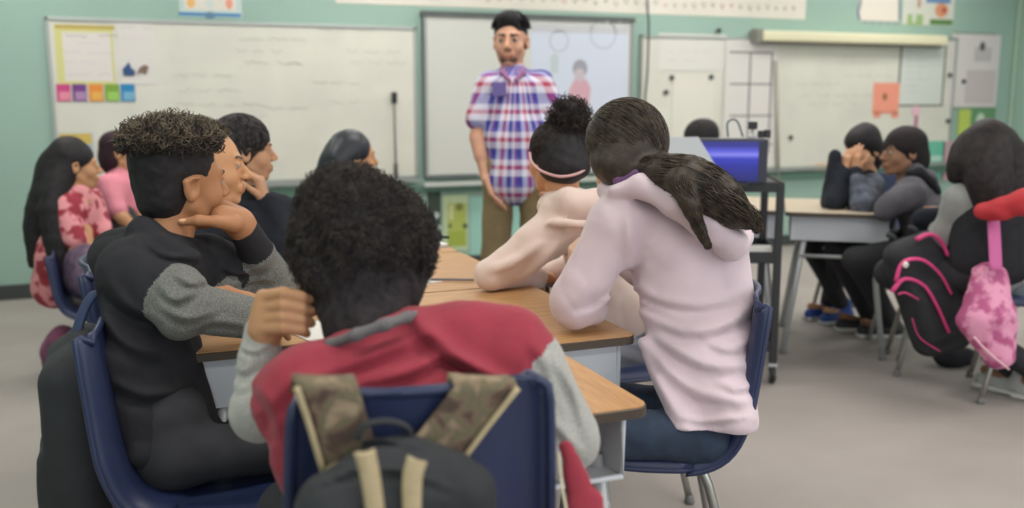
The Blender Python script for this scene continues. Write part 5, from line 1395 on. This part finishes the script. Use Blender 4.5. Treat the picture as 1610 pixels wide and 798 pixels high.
for k, (pl, pr, el_) in enumerate(((([(466, 609), (484, 660), (508, 740)]), ([(564, 609), (578, 655), (592, 700)]), 'left'), (([(716, 606), (672, 664), (632, 712)]), ([(815, 609), (768, 668), (708, 748)]), 'right'))):
    st_ = obj('shoulder_strap', strip(pl, pr, yp - .010, .010, over=ov).mesh(off=ob), M_camo, BPK, label='camouflage shoulder strap', smooth=True)
    e_ = pl if k == 0 else pr
    g = MB(); g.tube(smooth_curve([onY(u, v, yp - .014) for u, v in e_], 16), .0052, 8, flat=.8)
    b_ = [pl[-1], pr[-1]]; g.tube(smooth_curve([onY(u, v, yp - .014) for u, v in (b_[0], ((b_[0][0] + b_[1][0]) / 2, (b_[0][1] + b_[1][1]) / 2), b_[1])], 6), .004, 8)
    obj('edge_binding', g.mesh(off=ob), M_tan, st_, label='tan edge binding', smooth=True)
for pl, pr in (([(556, 712), (568, 760), (582, 860)], [(590, 705), (600, 760), (612, 860)]), ([(640, 716), (632, 760), (636, 860)], [(672, 726), (664, 760), (662, 860)])):
    obj('webbing', strip(pl, pr, yp - .128, .004).mesh(off=ob), M_tan, BPK, label='tan webbing tail', smooth=True)

# black backpack on the chair of the curly boy
c = np.array(CH3.location); q = P(122, 650, 2.06); t = thing('backpack', 'plain black backpack hanging behind the chair of the curly-haired boy', 'backpack', (q[0], q[1], .20)); ob = np.array(t.location)
g = Sdf(); g.box([q[0] - .005, q[1] + .02, .50], [.060, .15, .25], None, .055, .02); g.ell([q[0] + .03, q[1] + .02, .74], [.045, .11, .05], None, .05); g.box([q[0] - .055, q[1] + .02, .42], [.03, .11, .13], None, .03, .02)
obj('pack_body', g.mesh(.008, noise=crease(.004, 14, 62), off=ob), M_pack, t)
ct_ = P(150, 462, 2.08)
g = MB(); g.tube(smooth_curve([P(118, 530, 2.04), P(132, 486, 2.06), P(150, 462, 2.08), P(166, 480, 2.1), P(176, 560, 2.12), P(182, 640, 2.12)], 24), .013, 10, flat=.5); obj('shoulder_strap', g.mesh(off=ob), mat('navy_strap', (44, 58, 92), .7), t, smooth=True, label='navy shoulder strap over the chair top')
g = MB(); g.box(P(168, 698, 1.98), (.012, .004, .004), np.stack([CR, CF, CU], 1), bev=.001); obj('buckle', g.mesh(off=ob), M_leg, t)

# black and pink backpack on the right
def pack_right():
    c = P(1460, 462, 4.12); ax = unit(CR + CU * -.45); az = unit(CU + CR * .0 - CR * .35); ay = unit(np.cross(az, ax)); ax = np.cross(ay, az); R_ = np.stack([ax, ay, az], 1)
    t = thing('backpack', 'black backpack with bright pink piping hanging on a chair at the right', 'backpack', (c[0], c[1], c[2] - .27)); ob = np.array(t.location)
    g = Sdf(); g.box(c, [.135, .08, .265], R_, .075, .02); g.box(c + R_ @ np.array([-.01, -.075, -.07]), [.105, .045, .13], R_, .045, .02)
    obj('pack_body', g.mesh(.010, noise=crease(.004, 20, 63), off=ob), M_pack, t)
    mp_ = mat('pink_piping', (214, 62, 128), .6); g = MB()
    for pts, r in (([(1408, 442), (1420, 412), (1450, 408), (1478, 430), (1496, 462)], .011), ([(1402, 458), (1422, 438), (1452, 448), (1474, 482), (1492, 522)], .014), ([(1440, 376), (1462, 368), (1480, 380), (1490, 402)], .017),
                   ([(1412, 462), (1424, 460), (1444, 470)], .008), ([(1434, 500), (1446, 530), (1478, 552)], .005)):
        g = MB(); g.tube(smooth_curve([P(u, v, 3.985 if r < .015 else 4.02) for u, v in pts], 18), r, 8, flat=.5); obj('piping', g.mesh(off=ob), mp_, t, label='pink curved piping', smooth=True)
    g = MB(); g.ball(P(1424, 416, 3.96), (.014, .01, .014)); obj('badge', g.mesh(off=ob), M_white, t, smooth=True, label='small pale badge')
    for dx in (-.05, .05):
        g = MB(); g.tube(smooth_curve([c + R_ @ np.array([dx, .07, .2]), c + R_ @ np.array([dx, .02, .27]), c + R_ @ np.array([dx, .09, .29])], 8), .012, 8, flat=.5); obj('shoulder_strap', g.mesh(off=ob), M_pack, t, smooth=True)
pack_right()
def pack_pink():
    c = P(1558, 492, 3.82); az = unit(CU - CR * .18); R_ = np.stack([unit(CR + CU * .18), CF, az], 1)
    t = thing('backpack', 'pink patterned bag hanging by a pink strap at the right edge', 'bag', (c[0], c[1], c[2] - .26)); ob = np.array(t.location)
    mp_ = mat('pink_pattern_cloth', (222, 150, 180), .75, rgb2=(176, 84, 128), scale=16, detail=3, lo=.44, hi=.56, bump=.2, bscale=60)
    g = Sdf(); g.ecap(P(1555, 430, 3.84), P(1552, 500, 3.82), CR, .075, .115, .05, .075, .02); g.ecap(P(1552, 500, 3.82), P(1572, 560, 3.82), CR, .115, .07, .075, .05, .03)
    obj('bag_body', g.mesh(.009, noise=crease(.006, 16, 64), off=ob), mp_, t)
    g = MB(); g.tube(smooth_curve([P(1562, 345, 3.80), P(1564, 380, 3.78), P(1566, 425, 3.76)], 10), .026, 10, flat=.3, up=CF); obj('strap', g.mesh(off=ob), mat('pink_strap', (206, 104, 160), .7), t, smooth=True)
    g = MB(); g.tube(smooth_curve([P(1532, 530, 3.73), P(1552, 552, 3.73), P(1586, 580, 3.74)], 12), .010, 8, flat=.5); obj('piping', g.mesh(off=ob), mat('pale_pink_edge', (226, 176, 190), .7), t, smooth=True)
pack_pink()
# red rolled garment over the chair back
g = Sdf(); g.chain([P(*q) for q in ((1545, 330, 3.78), (1575, 328, 3.72), (1612, 318, 3.66), (1650, 310, 3.6))], [.034, .042, .050, .055], .02); g.cap(P(1545, 332, 3.78), P(1560, 334, 3.76), .03, .034, .01)
single('red_garment', g.mesh(.008, noise=crease(.004, 25, 65)), mat('red_cloth', (190, 50, 58), .75), 'red rolled up garment lying over the chair back at the right edge', 'garment')
# dark jacket over the next chair
g = Sdf(); g.ecap(P(1478, 345, 4.22), P(1478, 470, 4.22), unit(CR), .10, .12, .05, .05, .02); g.cap(P(1450, 342, 4.2), P(1506, 345, 4.2), .04, .04, .03)
single('draped_jacket', g.mesh(.010, noise=crease(.004, 14, 66)), M_navyc, 'black jacket draped over the chair behind the pink piped backpack', 'jacket')
# small things on the floor
g = Sdf(); q = onZ(1494, 575, .0); g.ell([q[0], q[1], .05], [.10, .07, .05], None, .02); g.ell([q[0] + .06, q[1] - .02, .045], [.07, .05, .045], None, .03); g.plane_cut([q[0], q[1], .001], [0, 0, -1])
single('shoe_bag', g.mesh(.009, noise=crease(.005, 20, 67)), M_blackc, 'small black bundle on the floor under the pink piped backpack', 'bag')
g = Sdf(); q = onZ(95, 590, .0); g.ell([q[0], q[1], .10], [.08, .12, .10], None, .02); g.ell([q[0] + .02, q[1] + .04, .16], [.06, .08, .07], None, .03); g.plane_cut([q[0], q[1], .001], [0, 0, -1])
single('pink_bag', g.mesh(.010, noise=crease(.006, 20, 68)), mat('dusky_pink_bag', (140, 70, 104), .7, rgb2=(84, 52, 72), scale=18), 'dusky pink bag on the floor beside the chair at the far left', 'bag')
# ------------------------------------------------------------------ people further back
M_plaid = plaid_mat('checked_shirt', [(0, (44, 50, 140)), (.20, (206, 206, 222)), (.38, (170, 48, 78)), (.52, (200, 196, 214)), (.66, (40, 44, 120)), (.82, (190, 186, 210)), (.92, (150, 50, 90))],
                    [(0, (52, 56, 150)), (.26, (218, 216, 230)), (.50, (176, 60, 84)), (.66, (216, 212, 226)), (.86, (84, 84, 170))], 6.6, 7.4)
def stand_legs(p, f, spread=.09):
    J = p.J; f = unit([f[0], f[1], 0]); sd = np.cross(f, UP)
    for nm, q in (('R', 1), ('L', -1)):
        h = J['pel'] + sd * q * .085 * p.sc; k = h + sd * q * .02 + f * .02; k[2] = .47; a = k + sd * q * .02 - f * .02; a[2] = .085
        J['hip' + nm] = h; J['kn' + nm] = k; J['an' + nm] = a; J['toe' + nm] = a + f * .16 - UP * .05

def teacher():
    d = 4.8; f = -FLAT - CR * .15; pel = P(812, 262, d); 
    p = Person('standing bearded man in a red, white and blue checked short-sleeved shirt', (pel[0], pel[1], 0), (206, 156, 130), 1.0, .009, brow=(52, 42, 36))
    p.set(pel=pel, neck=P(806, 108, d), shR=P(764, 132, d), shL=P(852, 130, d), elR=P(750, 214, d), wrR=P(764, 282, d - .04), elL=P(872, 205, d), wrL=P(868, 270, d - .1), waist=P(812, 215, d))
    stand_legs(p, f)
    p.head(P(803, 66, d), f, UP, hs=1.08, neck_r=.056)
    p.arm_skin('R', n=CR, thumb=1, d=P(778, 318, d - .06) - p.J['wrR'], curls=(.25,) * 4); p.arm_skin('L', n=-CR, thumb=-1, curls=(.3,) * 4); p.core(); p.finish_body('ruddy')
    J = p.J; sd = unit(CR); g = Sdf()
    g.ecap(P(813, 288, d), P(813, 215, d), sd, .160, .158, .115, .11, .02); g.ecap(P(813, 215, d), P(808, 150, d), sd, .160, .158, .11, .10, .04)
    g.cap(P(772, 131, d), P(846, 129, d), .058, .058, .06); g.cap(P(807, 128, d), P(806, 112, d), .07, .058, .04)
    g.cap(J['shR'] + CR * .01, P(752, 186, d), .064, .066, .02); g.cap(J['shL'], P(872, 186, d), .064, .066, .02)

    def wv(q):
        r = q - P(812, 200, d); a = r @ CR; b = r @ FLAT; return np.stack([np.arctan2(a, -b) * .16, r @ UP, a * 0], -1)
    p.cloth('shirt', g, M_plaid, .009, crease(.004, 18, 71), weave=wv)
    g = Sdf()
    for s_ in (-1, 1): g.chain([P(806 + s_ * 14, 104, d), P(806 + s_ * 16, 114, d - .07), P(806 + s_ * 5, 126, d - .10)], [.012, .014, .010], .01)
    p.cloth('collar', g, mat('collar_dusty', (150, 100, 140), .8), .007, label='open shirt collar')
    g = MB(); g.box(P(785, 140, d - .115), (.035, .003, .035), np.stack([CR, CF, CU], 1)); obj('chest_pocket', g.mesh(off=p.base), mat('pocket_blue', (96, 84, 140), .8), p.t)
    p.cloth('trousers', p.legs_cloth(.092, .070, .055), mat('khaki_trousers', (134, 116, 84), .85, var=.15, scale=15), .011, crease(.006, 14, 72)); p.shoes(M_shoe, M_sole)
    g = Sdf(); R = p.R
    def w(x, y, z): return p.hc + 1.08 * (R @ np.array([x, y, z]))
    g.ell(w(0, -.012, .060), [.083, .104, .076], R, .02); g.ell(w(0, -.03, .0), [.080, .085, .07], R, .03); g.ell(w(0, .122, .0), [.10, .078, .108], R, .01, 0, 's'); g.ell(w(0, .05, .105), [.06, .05, .035], R, .03)
    o = hair_obj(p, g, [curls(w(0, -.012, .056), R, [.083, .104, .078], 2600, .022, .002, .3, 71, lambda d: (d[:, 2] > .1) & (d[:, 1] < .55 + .4 * d[:, 2]))], H_black, .008, lambda q: .004 * wob(q, 60, 3), .0016, .001)
    g = Sdf(); g.ell(w(0, .038, -.080), [.052, .058, .034], R, .02); g.ell(w(0, .088, -.046), [.028, .012, .007], R, .008); g.ell(w(0, .10, -.062), [.026, .03, .013], R, .008, 0, 's')
    p.cloth('beard', g, mat('short_beard', (112, 80, 66), .8, rgb2=(80, 58, 50), scale=90), .006)
teacher()

def long_hair(p, m, guides, n=700, res=.009, cap_r=(.084, .098, .086), cut=True, hs=1.0, r0=.0016):
    R = p.R; g = Sdf()
    def w(x, y, z): return p.hc + hs * (R @ np.array([x, y, z]))
    g.ell(w(0, -.016, .042), np.array(cap_r) * hs, R, .02); g.ell(w(0, -.045, -.03), np.array([.078, .066, .08]) * hs, R, .03)
    if cut: g.ell(w(0, .118, -.03), np.array([.075, .062, .085]) * hs, R, .008, 0, 's')
    st = []
    for i, (pts, rs) in enumerate(guides):
        g.chain(smooth_curve(pts, 10), smooth_curve(np.array(rs)[:, None], 10)[:, 0], .03); st.append(lock_strands(pts, rs, n // len(guides), 10 + i, .004, 12))
    return hair_obj(p, g, st, m, res, lambda q: .003 * wob(q, 50, 5), r0, .001)

def far_person(label, pel, face, sc, skin, J, head, hF, hU=UP, hs=None, pfx='far', top_m=None, sl=(.064, .052, .040), legs_m=None, shoe=None, hands={}, short=False, res=.010, top_kw={}, extra=None, mouth=0., brow=(40, 34, 32)):
    p = Person(label, (pel[0], pel[1], 0), skin, sc, res, brow); p.set(pel=pel, **J); p.seat_legs(face, .05, .38)
    if shoe and 'feet' in shoe:
        for a, q in shoe['feet'].items(): p.J['an' + a] = np.array([q[0], q[1], .085]); p.J['toe' + a] = p.J['an' + a] + unit([face[0], face[1], 0]) * .15
    p.head(head, hF, hU, mouth, hs=hs or sc)
    for a in 'RL': p.arm_skin(a, **hands.get(a, dict(n=-UP)))
    p.core(); p.finish_body(pfx)
    g = p.top(.145, .15, .11, sl, short=short, **top_kw)
    if extra: extra(g)
    p.cloth('shirt' if short else 'hooded_top', g, top_m, res, crease(.006, 15, int(pel[0] * 37) % 90 + 1)); p.cloth('trousers', p.legs_cloth(), legs_m or M_darktr, .014)
    p.shoes((shoe or {}).get('m', M_shoe), M_sole); return p

# long-haired person in red plaid
fl = lambda v: v * np.array([1, 1, 0])
M_redpl = mat('red_check_shirt', (222, 146, 152), .85, rgb2=(152, 48, 62), scale=18, detail=1, lo=.45, hi=.55)
pel = np.array([-.22, 4.66, .47]); d = 4.42
p = far_person('person with very long black hair in a red and pink checked shirt', pel, [.95, .3], .95, (196, 146, 108),
    dict(neck=P(122, 300, d), shR=P(100, 322, d - .08), shL=P(140, 312, d + .16), elR=P(122, 392, d - .10), wrR=P(150, 448, d - .12), elL=P(165, 380, d + .1), wrL=P(190, 420, d), waist=P(98, 395, d)),
    P(119, 262, d), CR * .8 + fl(CF) * .5 , UP - CR * .1, pfx='olive', top_m=M_redpl, short=True, legs_m=mat('purple_leggings', (84, 66, 90), .85, rgb2=(112, 92, 112), scale=30), top_kw=dict(hem=P(92, 445, 4.5)))
long_hair(p, H_black, [([P(105, 250, d), P(80, 290, d - .03), P(62, 345, d - .05), P(58, 395, d - .04), P(50, 418, d - .02)], [.07, .065, .06, .04, .012]), ([P(95, 270, d - .06), P(82, 330, d - .10), P(92, 400, d - .10), P(98, 460, d - .08)], [.05, .055, .045, .02]),
                       ([P(108, 235, d), P(88, 262, d), P(72, 300, d), P(66, 340, d)], [.06, .07, .05, .03])], 900)
# person in pink behind
pel = np.array([-.08, 5.66, .55]); d = 5.3
p = far_person('person in a plain pink shirt, mostly hidden behind the curly-haired boy', pel, [.95, .3], .95, (176, 128, 100),
    dict(neck=P(188, 272, d), shR=P(170, 292, d - .1), shL=P(206, 285, d + .1), elR=P(190, 340, d - .15), wrR=P(215, 365, d - .1), elL=P(225, 340, d), wrL=P(240, 362, d), waist=P(182, 340, d)),
    P(190, 240, d), CR * .9 + fl(CF) * .3, pfx='olive', top_m=mat('pink_shirt', (214, 132, 148), .85), short=True, top_kw=dict(hem=P(178, 390, d)))
long_hair(p, mat('hair_maroon_black', (54, 36, 44), .65, spec=.2), [([P(180, 235, d), P(172, 250, d), P(176, 268, d)], [.05, .045, .02])], 200)
# black-haired person in the middle distance
pel = np.array([.93, 4.28, .55]); d = 4.35
p = far_person('person with sleek black hair seen past the front boy\'s hair', pel, [1, .1], .95, (204, 152, 116),
    dict(neck=P(552, 300, d), shR=P(530, 325, d - .1), shL=P(572, 318, d + .12), elR=P(548, 385, d - .1), wrR=P(600, 400, d - .1), elL=P(600, 380, d + .1), wrL=P(630, 395, d), waist=P(545, 380, d)),
    P(556, 248, d), CR * .85 + fl(CF) * .45, UP + CR * .05, pfx='olive', top_m=M_blackc, hs=.98)
long_hair(p, mat('hair_blue_black', (36, 40, 48), .42, spec=.45), [([P(545, 235, d), P(525, 255, d - .02), P(512, 285, d - .02), P(498, 300, d), P(490, 320, d)], [.07, .06, .05, .045, .03]), ([P(550, 225, d), P(536, 250, d - .06), P(525, 290, d - .06)], [.06, .05, .03])], 700)
# behind the blue screen
pel = np.array([3.06, 4.84, .55]); dup(chair, (3.08, 4.90, 0), lookz(.37, .93), 'navy chair under the person behind the black cart'); d = 5.5
p = far_person('black-haired person mostly hidden behind the folder and blue screen', pel, [.37, .93], .92, (150, 110, 86),
    dict(neck=P(1108, 268, d), shR=P(1080, 285, d), shL=P(1136, 285, d), elR=P(1070, 340, d), wrR=P(1090, 350, d - .2), elL=P(1150, 340, d), wrL=P(1130, 350, d - .2), waist=P(1108, 330, d)),
    P(1106, 222, d), CR * .3 - fl(CF) * .2 + fl(CF) * 1.2, UP, pfx='brown', top_m=M_navyc)
long_hair(p, H_black, [([P(1100, 205, d), P(1088, 212, d)], [.05, .035])], 100, cut=False, cap_r=(.090, .10, .095))

# the two boys at the right desk and their neighbour
d = 4.95; pel = P(1362, 400, 5.4); pel[2] = .55
fK = unit(fl(-CR * .8 - CF * .5))
p = far_person('boy in a dark jacket covering his face with both hands at the right desk', pel, fK, .95, (206, 156, 122),
    dict(neck=P(1362, 272, d), shR=P(1372, 298, d + .1), shL=P(1335, 296, d - .1), elR=P(1352, 318, d - .24), wrR=P(1346, 268, d - .16), elL=P(1312, 318, d - .18), wrL=P(1326, 268, d - .14), waist=P(1365, 345, d + .05)),
    P(1357, 238, d), -CR * .8 - fl(CF) * .5, UP - CR * .25, pfx='fair', top_m=M_navyc, hands=dict(R=dict(d=CU * .95 - CR * .05, n=CR * .5 + CF * .6, thumb=1, curls=(.35,) * 4, hs=.82), L=dict(hs=.82, d=CU + CR * .25, n=CR * .8 + CF * .4, thumb=-1, curls=(.4,) * 4)),
    shoe=dict(m=M_shoe_blue, feet=dict(R=onZ(1325, 505, 0), L=onZ(1300, 498, 0))), extra=lambda g: g.cap(P(1312, 245, d - .12), P(1306, 318, d - .12), .035, .05, .03))
g = Sdf(); g.cap(P(1372, 290, d - .05), P(1356, 322, d - .26), .066, .058, .02); g.cap(P(1356, 322, d - .26), P(1348, 282, d - .19), .056, .042, .015)
p.cloth('sleeve', g, mat('blue_grey_sleeve', (92, 98, 112), .85, rgb2=(58, 62, 74), scale=22), .008, crease(.006, 20, 81), label='blue grey sleeve')
long_hair(p, H_black, [([P(1362, 212, d), P(1340, 222, d - .06)], [.06, .03])], 100, cap_r=(.088, .10, .088))
d = 4.6; pel = P(1448, 400, 4.72); pel[2] = .55
M_grh = mat('grey_purple_hoodie', (92, 90, 98), .9, var=.2, scale=14)
p = far_person('boy in a grey hooded top with the hood down, leaning over the right desk', pel, -CR, .97, (170, 122, 94),
    dict(neck=P(1432, 272, d), shR=P(1432, 300, d + .14), shL=P(1436, 305, d - .1), elR=P(1388, 330, d + .05), wrR=P(1402, 322, d + .02), elL=P(1392, 330, d - .12), wrL=P(1404, 326, d - .06), waist=P(1455, 340, d)),
    P(1420, 240, d), -CR * .95 - fl(CF) * .1, UP - CR * .3, pfx='brown', top_m=M_grh, hands=dict(R=dict(d=CF, n=-UP), L=dict(d=CF, n=-UP)),
    extra=lambda g: (g.chain([P(1440, 268, d - .05), P(1458, 282, d), P(1470, 296, d + .02)], [.04, .045, .03], .03), g.cap(P(1430, 300, d - .1), P(1405, 318, d - .14), .07, .06, .03)),
    shoe=dict(feet=dict(R=onZ(1365, 520, 0), L=onZ(1400, 530, 0))))
g = Sdf(); g.chain([P(*q) for q in ((1428, 272, d - .10), (1446, 270, d - .09), (1464, 286, d - .07), (1476, 302, d - .03))], [.016, .022, .022, .014], .015)
p.cloth('hood', g, M_blackc, .009, label='black hood lining')
long_hair(p, mat('hair_warm_black', (40, 34, 36), .65, spec=.2), [([P(1425, 222, d), P(1402, 232, d)], [.06, .03]), ([P(1436, 238, d), P(1443, 252, d)], [.05, .04])], 100, cap_r=(.090, .10, .088))
d = 3.98; pel = P(1560, 400, 4.02); pel[2] = .54
p = far_person('person with long dark hair in a grey shirt facing away at the right edge', pel, fl(-CR * .6 + CF * .8), 1.0, (150, 110, 86),
    dict(neck=P(1548, 288, d), shR=P(1590, 318, d + .05), shL=P(1508, 312, d - .02), elR=P(1612, 380, d), wrR=P(1580, 400, d + .2), elL=P(1480, 375, d + .1), wrL=P(1470, 340, d + .3), waist=P(1560, 360, d)),
    P(1550, 242, d), -CR * .4 + fl(CF) * .9, UP, pfx='brown', top_m=mat('light_grey_shirt', (150, 152, 150), .85, var=.15, scale=18), hs=1.08, legs_m=M_darktr, shoe=dict(m=M_shoe_pale, feet=dict(R=onZ(1600, 622, 0), L=onZ(1665, 640, 0))))
long_hair(p, mat('hair_charcoal', (50, 44, 44), .6, rgb2=(34, 30, 32), scale=40, spec=.25), [([P(1552, 215, d - .06), P(1552, 262, d - .09), P(1556, 300, d - .09), P(1562, 330, d - .08)], [.075, .085, .075, .05]), ([P(1530, 225, d - .04), P(1512, 255, d - .04), P(1500, 280, d)], [.06, .045, .015]),
     ([P(1575, 225, d - .02), P(1590, 260, d - .03), P(1600, 320, d - .02)], [.06, .06, .05])], 900, cap_r=(.098, .108, .098), cut=False)
g = Sdf(); g.ecap(P(1560, 400, 4.0), P(1560, 345, 3.98), CR, .18, .175, .15, .14, .03); p.cloth('dark_vest', g, M_blackc, .012, crease(.003, 14, 85), label='black lower garment')
# ------------------------------------------------------------------ groups of repeats
for o_ in list(COL.objects):
    if o_.parent is None and 'category' in o_.keys():
        g_ = {'chair': 'navy moulded school chairs', 'desk': 'classroom desks', 'magnet': 'magnets and cutouts on the boards', 'card': None}.get(o_['category'])
        if o_.name.startswith('number_card'): g_ = 'row of coloured cards under the charts'
        if g_: o_['group'] = g_
